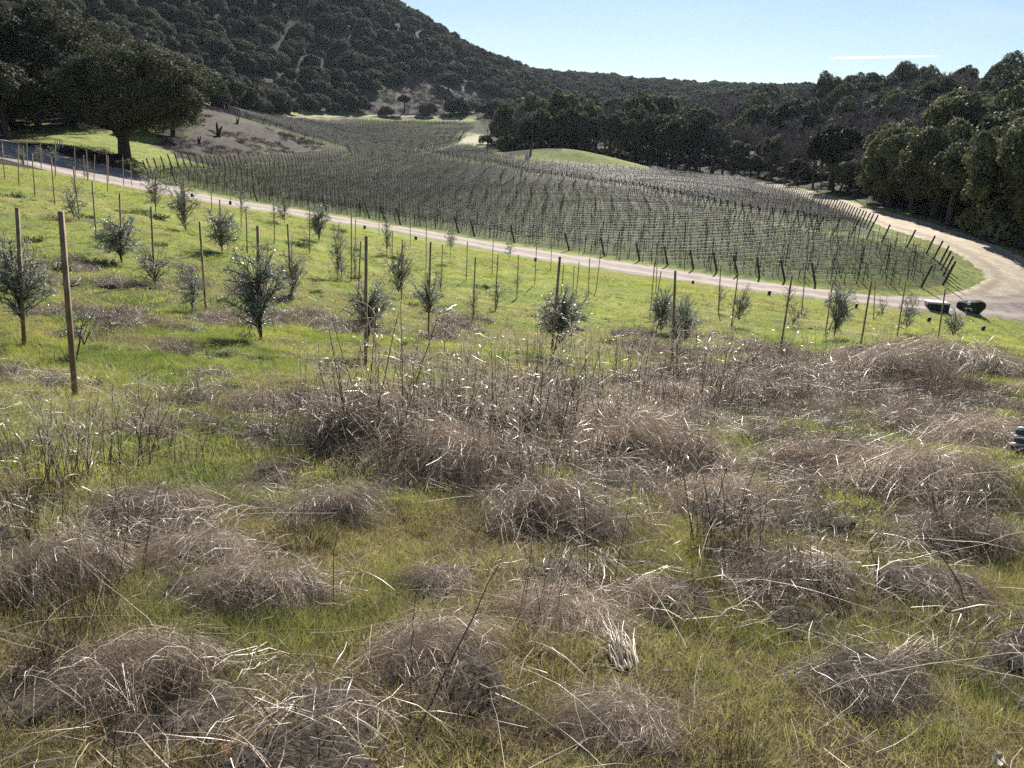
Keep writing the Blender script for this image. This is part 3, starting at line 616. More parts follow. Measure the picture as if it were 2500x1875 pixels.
while Yv < 470:
    for (xa, xb) in row_segments(BLOCK_A, Yv):
        build_row(xa, xb, Yv, 'A' if Yv < 262 else 'C', rw)
    for (xa, xb) in row_segments(BLOCK_B, Yv):
        build_row(xa, xb, Yv, 'B', rw)
    Yv += 2.0 if Yv < 200 else (2.4 if Yv < 262 else 3.4); rw += 1
cnt = {}
for (root, b, Y, xa, xb, i) in rows:
    cnt[b] = cnt.get(b, 0)+1; k = cnt[b]
    if b == 'A': lab = f"{ordinal(k)} trellis row back from the dirt road in the big vineyard block" if k > 1 else "frontmost short trellis row at the bend of the dirt road"
    elif b == 'B': lab = f"{ordinal(k)} trellis row in the block between the grassy alley and the straw track"
    else: lab = f"{ordinal(k)} trellis row of the rising field below the bare hill, counted uphill"
    tag(root, lab, "trellis", {'A': "trellis rows of the big vineyard block", 'B': "trellis rows beyond the grassy alley", 'C': "trellis rows of the far rising field"}[b])
VP = np.array(vine_pts); vx_, vy_, vd = project(VP); order = np.argsort(vd + 1e6*((vx_ < -10) | (vx_ > 2510)))
print("rows", len(rows), cnt, "vines", len(VP))
for i in order[:300]:
    o = obj("grapevine", VINES[int(RNG.integers(0, 6))], loc=VP[i], rz=RNG.choice([0, pi])+RNG.normal(0, .06)); o.scale = (1, 1, RNG.uniform(.85, 1.15))
    tag(o, "pruned leafless grapevine tied along a low trellis row near the dirt road", "grapevine", "leafless grapevines in the front trellis rows")
ro_ = order[300:]; n_ = len(ro_); sz = RNG.uniform(.85, 1.15, n_)
scatter("grapevines", VP[ro_], np.c_[np.zeros(n_), np.zeros(n_), RNG.choice([0, pi], n_)+RNG.normal(0, .05, n_)], np.c_[np.ones(n_), np.ones(n_), sz], RNG.integers(0, 4, n_), VINES_L, "leafless brown vines filling the vineyard beyond the front rows")
# ---------------------------------------------------------------- olive saplings and their stakes
STAKE = None
extra = []
for a in [(255,125,262,300),(350,130,352,340),(471,152,477,356),(529,201,533,355),(599,199,595,365),(684,204,687,380),(826,250,833,402),(145,145,153,300),(168,128,178,308),(1048,290,1052,435),(983,275,985,560),(1335,365,1340,560),(1458,395,1458,520),(1523,400,1527,660),(2020,490,2018,740)]:
    extra.append(z4(*a[:2])+z4(*a[2:]))
for a in [(85,560,85,1000),(112,605,108,830),(145,748,128,1110),(260,562,260,720),(308,600,310,820),(345,685,343,900),(458,590,458,780),(560,590,558,920),(1430,900,1410,1110),(1495,905,1487,1060),(1527,880,1508,1090),(1593,855,1583,1100),(1665,800,1632,1070),(2005,880,1978,1180),(2025,760,2012,1060),(2045,940,2010,1170)]:
    extra.append(z5(*a[:2])+z5(*a[2:]))
ALL = STK+extra
def stake_mesh():
    mb = MB(); w = .0225
    for z0, z1, a, b in ((-.35, 2.395, w, w*.97),):
        V = [(sx*a, sy*a, z0) for sx, sy in ((-1, -1), (1, -1), (1, 1), (-1, 1))]+[(sx*b, sy*b, z1) for sx, sy in ((-1, -1), (1, -1), (1, 1), (-1, 1))]+[(sx*b*.8, sy*b*.8, 2.4) for sx, sy in ((-1, -1), (1, -1), (1, 1), (-1, 1))]
        mb.add(V, [[0, 3, 2, 1], [8, 9, 10, 11], [0, 1, 5, 4], [1, 2, 6, 5], [2, 3, 7, 6], [3, 0, 4, 7], [4, 5, 9, 8], [5, 6, 10, 9], [6, 7, 11, 10], [7, 4, 8, 11]])
    return mb.mesh("wooden_stake", M['stake'])
SM = stake_mesh(); TIE = MB(); TIE.tubes(np.array([[(cos(a)*.036, sin(a)*.036, 0) for a in np.linspace(0, 2*pi, 9)]]), np.full((1, 9), .006), 4); TIE = TIE.mesh("tie", mat('green_tie', (.03, .07, .03)))
info = []
for s in ALL:
    g = G(s[2], s[3]); d = project(g)[2][0]; rd = P(s[0], s[1], 1.0)-EYE; tip = EYE+rd*((g[1]-EYE[1])/rd[1])
    v = tip-g; L = np.linalg.norm(v); v = v/L
    info.append((g, v, L, d))
srt = sorted(range(len(ALL)), key=lambda i: info[i][3])
# olives: stake index, crown dx, top, bottom, width in photo px relative to the stake's foot, style (0 bushy, 1 medium, 2 thin)
def twigs_crown(seed, nstem, nleaf, style):
    """unit olive crown: z 0..1, radius about .5; arching shoots clothed with narrow leaves"""
    rg = np.random.default_rng(seed); mbw, mbl = MB(), MB()
    S = []; 
    for i in range(nstem):
        a = rg.uniform(0, 2*pi); z0 = rg.uniform(.0, .75); tz = rg.uniform(.12, 1.0); rr0 = .5*math.sqrt(max(.05, 1-((tz-.5)/.55)**2))*rg.uniform(.6, 1.08); end = np.array([cos(a)*rr0, sin(a)*rr0, max(tz, z0-.12)])
        p0 = np.array([0, 0, min(z0, tz+.1)]); mid = (p0+end)/2+np.array([0, 0, .06])+rg.normal(0, .035, 3)
        S.append([p0*(1-t)**2+2*mid*t*(1-t)+end*t*t+rg.normal(0, .006, 3)*t for t in np.linspace(0, 1, 6)])
    S = np.array(S); mbw.tubes(S, np.linspace(.009, .003, 6)[None].repeat(len(S), 0), 3)
    sub = []
    for q in S:
        for _ in range(5 if style < 2 else 3):
            t = rg.uniform(.35, 4.9); i = int(t); p = q[i]*(1-(t-i))+q[i+1]*(t-i); d = (q[min(i+1, 5)]-q[i]); d = d/np.linalg.norm(d)+rg.normal(0, .55, 3); d /= np.linalg.norm(d); L = rg.uniform(.08, .2)
            sub.append([p, p+d*L*.5, p+d*L+np.array([0, 0, -.02])])
    sub = np.array(sub); mbw.tubes(sub, np.linspace(.004, .002, 3)[None].repeat(len(sub), 0), 3)
    allp = []; alld = []
    for arr, w in ((S[:, 1:], .35), (sub, .65)):
        n = int(nleaf*w); i = rg.integers(0, len(arr), n); t = rg.uniform(0, arr.shape[1]-1.001, n); j = t.astype(int); f = (t-j)[:, None]
        p = arr[i, j]*(1-f)+arr[i, j+1]*f+rg.normal(0, .018, (n, 3)); d = arr[i, j+1]-arr[i, j]; allp.append(p); alld.append(d/np.linalg.norm(d, axis=1, keepdims=True))
    p = np.concatenate(allp); d = np.concatenate(alld)+rg.normal(0, .55, (nleaf if len(np.concatenate(allp)) == nleaf else len(p), 3)); d /= np.linalg.norm(d, axis=1, keepdims=True)
    l = rg.uniform(.015, .026, len(p)); nrm = rg.normal(size=p.shape)+np.array([0, 0, .8]); nrm -= (nrm*d).sum(1, keepdims=True)*d
    up = np.cross(nrm, d); nrm /= np.linalg.norm(nrm, axis=1, keepdims=True)
    U = np.cross(d, nrm); c = p+d*l[:, None]
    V = np.stack([c-d*l[:, None], c+U*(l*.24)[:, None], c+d*l[:, None], c-U*(l*.24)[:, None]], 1).reshape(-1, 3); mbl.add(V, np.arange(len(p)*4).reshape(-1, 4))
    return mbl.mesh("olive_crown", M['olive']), mbw.mesh("olive_branches", M['bark'])
OLV = [twigs_crown(1, 80, 7500, 0), twigs_crown(2, 70, 6500, 0), twigs_crown(3, 46, 3400, 1), twigs_crown(4, 38, 2900, 1), twigs_crown(5, 22, 1200, 2), twigs_crown(6, 18, 950, 2)]
OTR = MB(); OTR.tube([(0, 0, -.1), (.01, .01, .5), (-.01, 0, 1.0)], [.020, .016, .011], 6); OTR = OTR.mesh("olive_trunk", M['bark'], True)
def at(a, b): return a(*b)
# crown centre, width, height in photo px; foot; style
OL = []
for (cx, cy, w, hh, fx, fy, st) in [(150,1000,430,470,155,1405,0),(545,1290,330,250,480,1500,2),(765,735,330,270,770,880,0),(985,905,270,230,978,1030,1),(1225,1060,210,260,1215,1200,1),(1645,1080,400,560,1655,1375,0),
      (1850,960,200,320,1845,1100,1),(1405,690,230,250,1405,815,0),(470,540,170,180,500,620,1),(985,450,170,260,985,560,1),(1175,560,200,330,1176,685,1),(1530,500,110,180,1527,640,2),(1800,560,130,180,1800,640,1),
      (2020,660,170,220,2018,750,0),(1740,600,60,160,1737,765,2),(2160,900,120,140,2160,980,2),(1960,760,100,110,1958,830,2),(150,210,60,120,155,300,1),(258,210,60,110,262,300,1),(560,320,90,100,556,370,2),(350,200,70,110,352,345,2),
      (1165,420,90,170,1170,660,2),(480,400,120,120,490,500,2)]:
    OL.append((*z4(cx, cy), w/2.592, hh/2.592, *z4(fx, fy), st))
for (cx, cy, w, hh, fx, fy, st) in [(200,1180,330,330,175,1500,0),(380,930,210,300,403,1115,1),(310,720,90,220,310,830,1),(575,1080,240,270,570,1385,1),(710,740,100,130,710,885,1),(1090,800,90,110,1083,870,2),(1010,1100,150,180,998,1190,2),
      (1400,1230,370,330,1360,1480,0),(1130,1010,70,120,1132,1110,2),(2040,1200,190,260,2010,1330,0),(2180,1250,180,260,2120,1480,1),(110,870,110,230,110,1000,2),(650,1000,120,150,652,1080,2),(0,860,120,330,0,1000,1),(860,1130,120,200,852,1270,2)]:
    OL.append((*z5(cx, cy), w/2.592, hh/2.592, *z5(fx, fy), st))
for (cx, cy, w, hh, fx, fy, st) in [(390,1140,140,220,352,1290,1),(270,1080,130,120,268,1200,2),(740,1200,190,170,735,1290,2),(1000,1200,190,330,945,1360,0),(1450,1200,160,230,1402,1330,1),(1750,1260,170,170,1670,1370,1),(1300,1180,110,150,1252,1250,2),(10,1260,190,300,0,1460,0),
      (700,1090,110,130,690,1180,2),(1010,1090,110,100,1000,1160,2)]:
    OL.append((*z6(cx, cy), w/2.592, hh/2.592, *z6(fx, fy), st))
SIZE = {0: "dense bushy", 1: "loose grey green", 2: "thin sparse"}
def side(px): return ""
def zone(d): return "just below the brow" if d < 22 else "halfway down the slope" if d < 38 else "low near the dirt road"
used = {}
def unique(base, px):
    used.setdefault(base, []).append(px); return base
olive_objs = []
for (cx, cy, w, hh, fx, fy, st) in OL:
    g = G(fx, fy); d = project(g)[2][0]; k = d/FPX; W = w*k; Hc = hh*k; zb = max((fy-(cy+hh/2))*k, .06)
    t = obj("olive_tree", None, loc=g, rz=0); v = int(RNG.integers(0, 2))+st*2; rz = RNG.uniform(0, 6.28); q_ = RNG.uniform(.85, 1.15)
    obj("crown", OLV[v][0], t, ((cx-fx)*k, 0, zb), rz, (W*1.05*q_, W*1.05, Hc*1.08)); obj("branches", OLV[v][1], t, ((cx-fx)*k, 0, zb), rz, (W*1.05*q_, W*1.05, Hc*1.08))
    o = obj("trunk", OTR, t, (0, 0, 0)); L = zb+Hc*.6; o.scale = (1.2 if st == 0 else .8,)*2+(L,); o.rotation_euler = (0, math.atan2((cx-fx)*k, L), 0)
    olive_objs.append((t, st, d, fx))
def label_series(items, fmt, cat, group):
    """items: (object, bucket text, px). Same bucket -> counted from the left"""
    by = {}
    for o, b, px in items: by.setdefault(b, []).append((px, o))
    for b, L in by.items():
        L.sort(key=lambda q: q[0])
        for i, (px, o) in enumerate(L):
            n = len(L); w = "the only" if n == 1 else "leftmost" if i == 0 else "rightmost" if i == n-1 else f"{ordinal(i+1)} from left of {n}"
            tag(o, fmt(w, b), cat, group)
label_series([(t, f"{SIZE[st]} olive saplings|{zone(d)}", fx) for t, st, d, fx in olive_objs], lambda w, b: f"{w} {b.replace('|', ' ')}", "sapling", "olive saplings planted on the slope")
st_items = []
for i, (g, v, L, d) in enumerate(info):
    o = obj("wooden_stake", SM, loc=g); q = Vector((0, 0, 1)).rotation_difference(Vector(v)); o.rotation_mode = 'QUATERNION'; o.rotation_quaternion = q
    o.scale = (1.15 if d < 20 else 1.0, 1.15 if d < 20 else 1.0, L/2.4)
    near = [t for t in olive_objs if math.hypot(t[0].location.x-g[0], t[0].location.y-g[1]) < 1.3]
    st_items.append((o, ("wooden stakes beside olive saplings" if near else "bare wooden stakes")+"|"+zone(d), ALL[i][2]))
label_series(st_items, lambda w, b: f"{w} {b.replace('|', ' ')}", "stake", "wooden stakes on the planted slope")

# ---------------------------------------------------------------- weeds and grass
def polylines(n, k, start, dirs, L, droop, wob, rg=RNG):
    """n curved strands of k points: start n x 3, dirs n x 3 (unit), L n, droop n"""
    p = [start]; d = dirs.copy()
    for i in range(k-1):
        d = d+rg.normal(0, wob, d.shape); d[:, 2] -= droop; d /= np.linalg.norm(d, axis=1, keepdims=True)+1e-9; p.append(p[-1]+d*(L/(k-1))[:, None])
    return np.stack(p, 1)
def unit(a): return a/(np.linalg.norm(a, axis=1, keepdims=True)+1e-9)
def tuft_mesh(name, n, H, R, w, material, droop=.12, lean=.35, k=3):
    a = RNG.uniform(0, 2*pi, n); r = R*np.sqrt(RNG.random(n)); s = np.c_[np.cos(a)*r, np.sin(a)*r, np.full(n, -.015)]
    d = unit(np.c_[RNG.normal(0, lean, n), RNG.normal(0, lean, n), np.ones(n)]); L = H*RNG.uniform(.4, 1.1, n)
    pl = polylines(n, k, s, d, L, droop, .10); mb = MB(); mb.ribbons(pl, w*np.linspace(1, .15, k)[None]*RNG.uniform(.7, 1.2, (n, 1))); return mb.mesh(name, material)
def mound_mesh(name, n, R, H, w, material, comb=None, k=5, fluff=.12, Lr=(.25, .6), core=0):
    """matted dry stems lying over a hump"""
    a = RNG.uniform(0, 2*pi, n); r = R*RNG.random(n)**.62*1.05; x, y = np.cos(a)*r, np.sin(a)*r; x += (vnoise(x/R*3, y/R*3, 5)-.5)*R*.5; y += (vnoise(x/R*3, y/R*3, 6)-.5)*R*.5
    sd_ = int(RNG.integers(0, 999)); dom = lambda x, y: H*np.clip(1-(x*x+y*y)/(R*R), 0, 1)**.8*(.35+1.3*vnoise(x/R*2.1+5, y/R*2.1+5, sd_))
    th = (comb if comb is not None else RNG.uniform(0, 6.28))+np.where(RNG.random(n) < .3, RNG.uniform(-3, 3, n), RNG.normal(0, .45, n))+(vnoise(x/R*1.8+9, y/R*1.8+9, sd_+3)-.5)*3.2
    d = np.c_[np.cos(th), np.sin(th), RNG.normal(.08, .38, n)]; L = R*RNG.uniform(*Lr, n)*1.6; p = []
    q = np.c_[x, y]; dz = RNG.uniform(-.25, 1, n)**2*fluff*H*3*RNG.random(n)
    dd_ = unit(d[:, :2].copy()); bow = RNG.uniform(-.02, .08, n)
    for i in range(k):
        t = i/(k-1)-.5; zz = dom(q[:, 0], q[:, 1])+dz*(1-abs(t))+bow*(1-4*t*t)*1.2+RNG.normal(0, .007, n)+d[:, 2]*t*L*.35
        p.append(np.c_[q, zz]); dd_ = unit(dd_+RNG.normal(0, .17, dd_.shape)); q = q+dd_*(L/(k-1))[:, None]
    pl = np.stack(p, 1); pl[:, :, :2] -= (pl[:, -1:, :2]-pl[:, :1, :2])*.5
    mb = MB()
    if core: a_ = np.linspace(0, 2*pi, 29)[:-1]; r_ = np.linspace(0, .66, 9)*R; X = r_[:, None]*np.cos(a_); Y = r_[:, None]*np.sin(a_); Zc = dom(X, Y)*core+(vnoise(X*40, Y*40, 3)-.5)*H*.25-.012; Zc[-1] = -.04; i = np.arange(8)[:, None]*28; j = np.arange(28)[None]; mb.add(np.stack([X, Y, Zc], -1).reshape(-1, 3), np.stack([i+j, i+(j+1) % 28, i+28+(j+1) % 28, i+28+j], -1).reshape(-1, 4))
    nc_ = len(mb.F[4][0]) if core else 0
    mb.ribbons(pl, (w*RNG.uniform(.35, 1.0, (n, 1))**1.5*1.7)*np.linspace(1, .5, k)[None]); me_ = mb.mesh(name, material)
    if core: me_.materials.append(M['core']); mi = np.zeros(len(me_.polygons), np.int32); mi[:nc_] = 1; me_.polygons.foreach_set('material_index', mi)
    return me_
def brush_mesh(name, n, H, R, w, material, lean=.25, side_n=4, tip=None):
    """upright twiggy dead stems with short side twigs"""
    a = RNG.uniform(0, 2*pi, n); r = R*np.sqrt(RNG.random(n)); s = np.c_[np.cos(a)*r, np.sin(a)*r, np.full(n, -.03)]
    d = unit(np.c_[RNG.normal(0, lean, n), RNG.normal(0, lean, n), np.ones(n)]); L = H*RNG.uniform(.5, 1.05, n)
    pl = polylines(n, 6, s, d, L, .02, .06); mb = MB(); mb.ribbons(pl, w*np.linspace(1.2, .5, 6)[None]*RNG.uniform(.7, 1.3, (n, 1)))
    m = n*side_n; i = RNG.integers(0, n, m); t = RNG.uniform(1.5, 4.99, m); j = t.astype(int); f = (t-j)[:, None]; s2 = pl[i, j]*(1-f)+pl[i, j+1]*f
    d2 = unit(unit(pl[i, j+1]-pl[i, j])+RNG.normal(0, .6, (m, 3))); mb.ribbons(polylines(m, 4, s2, d2, H*RNG.uniform(.1, .3, m), .03, .12), np.full((m, 4), w*.55)*np.linspace(1, .5, 4)[None]); return mb.mesh(name, material)
def tall_meshes(n, H, R, lean=.16):
    """tall dead stalks: dark stems (one mesh) and their pale curling tips (another)"""
    a = RNG.uniform(0, 2*pi, n); r = R*np.sqrt(RNG.random(n)); s = np.c_[np.cos(a)*r, np.sin(a)*r, np.full(n, -.05)]
    d = unit(np.c_[RNG.normal(0, lean, n), RNG.normal(0, lean, n), np.ones(n)]); L = H*RNG.uniform(.55, 1.05, n); pl = polylines(n, 8, s, d, L, .01, .035)
    mb = MB(); mb.tubes(pl, .0044*np.linspace(1.1, .5, 8)[None]*RNG.uniform(.6, 1.1, (n, 1)), 3)
    m = n*9; i = RNG.integers(0, n, m); t = RNG.uniform(3.2, 6.99, m); j = t.astype(int); f = (t-j)[:, None]; s2 = pl[i, j]*(1-f)+pl[i, j+1]*f
    d2 = unit(unit(pl[i, j+1]-pl[i, j])+RNG.normal(0, .55, (m, 3))); c = MB(); q = polylines(m, 7, s2, d2, RNG.uniform(.08, .30, m), .13, .2); c.ribbons(q, np.full((m, 7), .0044)*np.linspace(1, .6, 7)[None])
    q2 = polylines(n, 6, pl[:, -1], unit(pl[:, -1]-pl[:, -2]), RNG.uniform(.05, .2, n), .2, .2); c.ribbons(q2, np.full((n, 6), .0044)); return mb.mesh("stalks", M['stem']), c.mesh("seed_sprays", M['straw'])
# green sward
def sample_fan(n, y0, y1, half=.72, side_pad=.6):
    y = np.sqrt(RNG.uniform(y0*y0, y1*y1, n)) if y0 > 0 else y1*np.sqrt(RNG.random(n)); x = RNG.uniform(-1, 1, n)*(y*half+side_pad); return x, y
M['grass_near'] = mat('dull_green_grass', (.13, .155, .055), (.27, .265, .115), rough=.55, transl=.5, tcol=(1.45, 1.4, 1.05), nscale=1.3, spec=.3)
M['deadblade'] = mat('tan_dead_blades', (.16, .115, .07), (.45, .36, .24), rough=.5, transl=.35, island=True, spec=.4)
G_N = [tuft_mesh(f"grass_blades_{i}", 52, .085, .09, .0024, M['grass_near'], k=4, lean=.42) for i in range(3)]+[tuft_mesh(f"grass_blades_y{i}", 56, .06, .10, .0022, M['grassy'] if i else M['deadblade'], k=4, lean=.6) for i in range(2)]
G_T = [tuft_mesh(f"grass_tuft_{i}", 46, .10, .13, .0042, M['grass'], k=3, lean=.5) for i in range(3)]+[tuft_mesh(f"grass_tuft_y{i}", 42, .08, .13, .0036, M['grassy'], k=3, lean=.6) for i in range(2)]
G_F = [tuft_mesh(f"grass_far_{i}", 46, .10, .34, .014, M['grass'], k=2, lean=.5) for i in range(3)]+[tuft_mesh(f"grass_far_y{i}", 40, .09, .34, .013, M['grassy'], k=2, lean=.6) for i in range(2)]
def put(name, x, y, protos, pick, smin, smax, label, sink=0.0, tilt=.12, zs=None):
    ok = ~(inpoly(x, y, ROADP) | inpoly(x, y, TRACKP)); x, y, pick = x[ok], y[ok], pick[ok]; n = len(x); z = h(x, y)-sink
    s = RNG.uniform(smin, smax, n); S = np.c_[s, s, s*(RNG.uniform(.7, 1.3, n) if zs is None else zs)]
    return scatter(name, np.c_[x, y, z], np.c_[RNG.normal(0, tilt, n), RNG.normal(0, tilt, n), RNG.uniform(0, 6.28, n)], S, pick, protos, label)
def yellow(x, y, f, th, nn): return fbm(x*f, y*f, 71, 2)+RNG.normal(0, nn, len(x)) > th
def pick5(x, yel): return np.where(yel, 3+RNG.integers(0, 2, len(x)), RNG.integers(0, 3, len(x)))
x, y = sample_fan(17000, .8, 5.5); D = dry_at(x, y); k = RNG.random(len(x)) > D*.55; x, y = x[k], y[k]
put("grass", x, y, G_N, pick5(x, yellow(x, y, .9, .40, .12)), .6, 1.5, "short green and yellowing grass at the top of the slope")
x, y = sample_fan(30000, 5, 20); D = dry_at(x, y); k = RNG.random(len(x)) > D*.6; x, y = x[k], y[k]
put("hillside_grass", x, y, G_T, pick5(x, yellow(x, y, .6, .60, .08)), .6, 1.35, "green grass over the near hillside")
x, y = sample_fan(30000, 18, 74, half=.74); D = dry_at(x, y); k = (RNG.random(len(x)) > D*.7); x, y = x[k], y[k]
put("meadow_grass", x, y, G_F, pick5(x, yellow(x, y, .25, .58, .07)), .6, 1.4, "bright green meadow grass on the planted slope")
# dry thatch as ground cover
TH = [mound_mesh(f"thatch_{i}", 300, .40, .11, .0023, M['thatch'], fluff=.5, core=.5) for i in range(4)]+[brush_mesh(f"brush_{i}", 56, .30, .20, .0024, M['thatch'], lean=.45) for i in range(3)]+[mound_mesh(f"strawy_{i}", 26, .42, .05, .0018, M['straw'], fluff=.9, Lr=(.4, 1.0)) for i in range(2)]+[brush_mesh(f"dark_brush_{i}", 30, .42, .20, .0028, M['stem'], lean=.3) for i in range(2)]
x, y = sample_fan(20000, .9, 30, half=.74); D = dry_at(x, y); k = RNG.random(len(x)) < D*np.where(y < 14, .46, .8)*(y*.05+.5); x, y = x[k], y[k]
u = RNG.random(len(x)); put("dry_grass", x, y, TH, np.where(u < .36, RNG.integers(0, 4, len(x)), np.where(u < .74, 4+RNG.integers(0, 3, len(x)), np.where(u < .81, 7+RNG.integers(0, 2, len(x)), 9+RNG.integers(0, 2, len(x))))), .6, 1.3, "matted grey brown dry weeds and straw over the near slope")
x, y = sample_fan(3500, 28, 70, half=.74); D = dry_at(x, y); k = RNG.random(len(x)) < D; x, y = x[k], y[k]
THF = [brush_mesh(f"brush_far_{i}", 60, .22, .5, .011, M['thatch'], lean=.8) for i in range(2)]
put("dry_weeds", x, y, THF, RNG.integers(0, 2, len(x)), .7, 1.4, "brown dry weeds in patches on the planted slope")
q_ = []
for poly, n_, sc0 in ((ISLAND_BROWN, 1500, 1.5), (BARE_HILL, 1600, 3.2)):
    pa = np.array(poly); lo_, hi_ = pa.min(0), pa.max(0); xx = RNG.uniform(lo_[0], hi_[0], n_*3); yy = RNG.uniform(lo_[1], hi_[1], n_*3); k = inpoly(xx, yy, poly) & (fbm(xx*.06, yy*.06, 5) > .38); q_.append(np.c_[xx[k][:n_], yy[k][:n_], np.full(min(n_, k.sum()), sc0)])
q_ = np.concatenate(q_); DBR = [brush_mesh(f"knoll_brush_{i}", 46, .34, .5, .02, M['twig'], lean=.6) for i in range(2)]+[brush_mesh("knoll_straw", 46, .22, .5, .02, M['thatch'], lean=.9)]
sc1 = (q_[:, 2]*RNG.uniform(.6, 1.4, len(q_)))[:, None]; scatter("knoll_brush", np.c_[q_[:, 0], q_[:, 1], h(q_[:, 0], q_[:, 1])], np.c_[np.zeros((len(q_), 2)), RNG.uniform(0, 6.28, len(q_))], np.repeat(sc1, 3, 1), RNG.integers(0, 3, len(q_)), DBR, "low grey brown brush covering the dry knoll and bare hill")
# loose pale stalks lying about
LS = []
for i in range(4):
    mb = MB(); n = 7; s0 = np.c_[RNG.uniform(-.3, .3, (n, 2)), RNG.uniform(.01, .12, n)]; a = RNG.uniform(0, 6.28, n); d0 = unit(np.c_[np.cos(a), np.sin(a), RNG.uniform(-.1, .7, n)])
    mb.tubes(polylines(n, 7, s0, d0, RNG.uniform(.2, .7, n), .07, .10), np.full((n, 7), .0010)*np.linspace(1.2, .5, 7), 3); LS.append(mb.mesh(f"loose_stalks_{i}", M['straw'] if i < 2 else M['thatch']))
x, y = sample_fan(2300, 1.0, 17); k = RNG.random(len(x)) < np.where(y < 11, .8, .3); x, y = x[k], y[k]
put("loose_straw", x, y, LS, RNG.integers(0, 4, len(x)), .6, 1.5, "thin pale stalks lying loose over grass and weeds", tilt=.25)

x, y = sample_fan(5200, 8, 62, half=.74); k = (fbm(x*.35, y*.35, 101, 3) > .50); x, y = x[k], y[k]
MW = [tuft_mesh(f"low_weed_{i}", 40, .09, .13, .018, M['weed'], k=3, lean=1.0, droop=.2) for i in range(2)]+[brush_mesh("low_brown_weed", 30, .20, .16, .006, M['thatch'], lean=.7)]
put("low_weeds", x, y, MW, RNG.integers(0, 3, len(x)), .5, 1.5, "small dark leafy and brown weeds dotted through the meadow grass")
# ---- mounds, bushes, stalks: each a thing
def dz(cx, cy): g = G(*dp(cx, cy)); return g, project(g)[2][0]
def where_near(d): return "atop the slope" if d < 3.2 else "partway to the brow" if d < 6.5 else "on the brow"
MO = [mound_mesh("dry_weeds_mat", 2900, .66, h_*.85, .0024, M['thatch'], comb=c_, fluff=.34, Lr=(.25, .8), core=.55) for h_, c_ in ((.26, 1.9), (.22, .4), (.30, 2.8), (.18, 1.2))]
MS = [mound_mesh("pale_straw_strands", 220, .60, h_*.95, .0018, M['straw'], comb=c_, fluff=.5, Lr=(.4, 1.0)) for h_, c_ in ((.28, 1.9), (.24, .4), (.32, 2.8), (.20, 1.2))]
items = []
for (cx, cy, w) in [(330,1130,210),(430,1215,190),(700,1120,170),(560,1300,230),(960,1275,140),(1230,1350,220),(1400,1305,120),(930,1440,230),(1000,1010,240),(800,960,240),(1200,1130,220),(1390,1000,260),(1540,1100,180),(1700,1000,110),(1480,870,150),
                    (1620,865,190),(1690,1270,200),(1960,1060,260),(2150,960,200),(2050,1180,190),(1340,940,200),(1090,930,180),(560,895,130),(700,880,140),(1880,1500,220),(1350,1575,200),(300,1480,240),(120,1250,200),(1900,820,180),(2070,795,200),(1750,835,150)]:
    g, d = dz(cx, cy); W = w*1.13*d/FPX; v = int(RNG.integers(0, 4)); t = obj("weed_mound", None, loc=g, rz=RNG.normal(0, .5)); obj("matted_stems", MO[v], t, sc=(W, W*.85, W*1.0)); obj("straw_strands", MS[v], t, sc=(W, W*.85, W*1.0)); items.append((t, where_near(d), cx))
label_series(items, lambda w, b: f"{w} matted mounds of grey brown dry weeds {b}", "dry weeds", "matted mounds of dead weeds")
items = []
BR = [brush_mesh("dark_twiggy_stems", 90, .42, .20, .0030, M['stem'], lean=.22), brush_mesh("dark_twiggy_stems", 70, .42, .20, .0030, M['thatch'], lean=.3)]
for (cx, cy, hh) in [(60,1290,150),(150,1300,160),(200,1340,120),(250,1560,160),(100,1450,130),(1560,1190,150),(1500,930,80),(1960,1120,130),(2080,1180,150),(2160,1090,120),(1750,1060,80),(860,1000,120),(1010,1080,90),(1690,960,80),(1840,1000,70),(2120,850,60),(1980,860,60),(520,1340,100),(1600,1640,120),(760,1640,110),(1900,1200,90),(700,990,80),(1450,1100,90),(20,1150,120)]:
    g, d = dz(cx, cy); H = hh*1.13*d/FPX; t = obj("dead_bush", BR[int(RNG.integers(0, 2))], loc=g, rz=RNG.uniform(0, 6), sc=H/.42); items.append((t, where_near(d), cx))
label_series(items, lambda w, b: f"{w} upright twiggy weeds {b}", "dead bush", "upright clumps of twiggy dead weeds")
items = []
TL = [tall_meshes(n, 1.0, .24, l) for n, l in ((22, .15), (15, .22), (26, .2), (11, .13))]
for (cx, cy, hh) in [(810,960,250),(870,900,180),(950,930,190),(740,940,170),(1080,950,190),(1140,910,170),(1010,880,130),(1240,930,190),(1190,980,230),(1330,900,160),(1420,890,150),(1540,880,150),(1470,840,120),(1690,830,110),(1600,800,90),(290,1010,180),(600,960,130),(130,1050,190),(1250,860,120),(1560,1200,230),(1900,770,60),
                    (1780,820,90),(680,860,110),(900,860,120),(60,1180,190),(240,1250,190),(2040,1150,150),(1750,1310,160),(1180,1330,180),(1030,820,100),(1150,830,110),(1350,810,100),(1480,790,80),(50,1000,130),(420,1000,120),(770,880,120),(830,1010,180),(990,950,160),(1060,1010,170),(1110,980,160),(1290,950,140),(1370,960,130),(1160,1060,150),(920,1010,150),(700,960,120),(1500,980,120),(1620,900,90),(1720,880,80),(1280,1030,120),(340,980,120),(190,1020,150),(1840,870,70),(2120,820,70)]:
    g, d = dz(cx, cy); H = hh*1.13*d/FPX*1.25; v = int(RNG.integers(0, 4)); t = obj("dead_stalks", None, loc=g, rz=RNG.uniform(0, 6)); obj("stalk", TL[v][0], t, sc=(H*1.1, H*1.1, H)); obj("seed_spray", TL[v][1], t, sc=(H*1.1, H*1.1, H)); items.append((t, where_near(d), cx))
label_series(items, lambda w, b: f"{w} tall stalks with pale curls {b}", "dead stalks", "tall dead weed stalks")
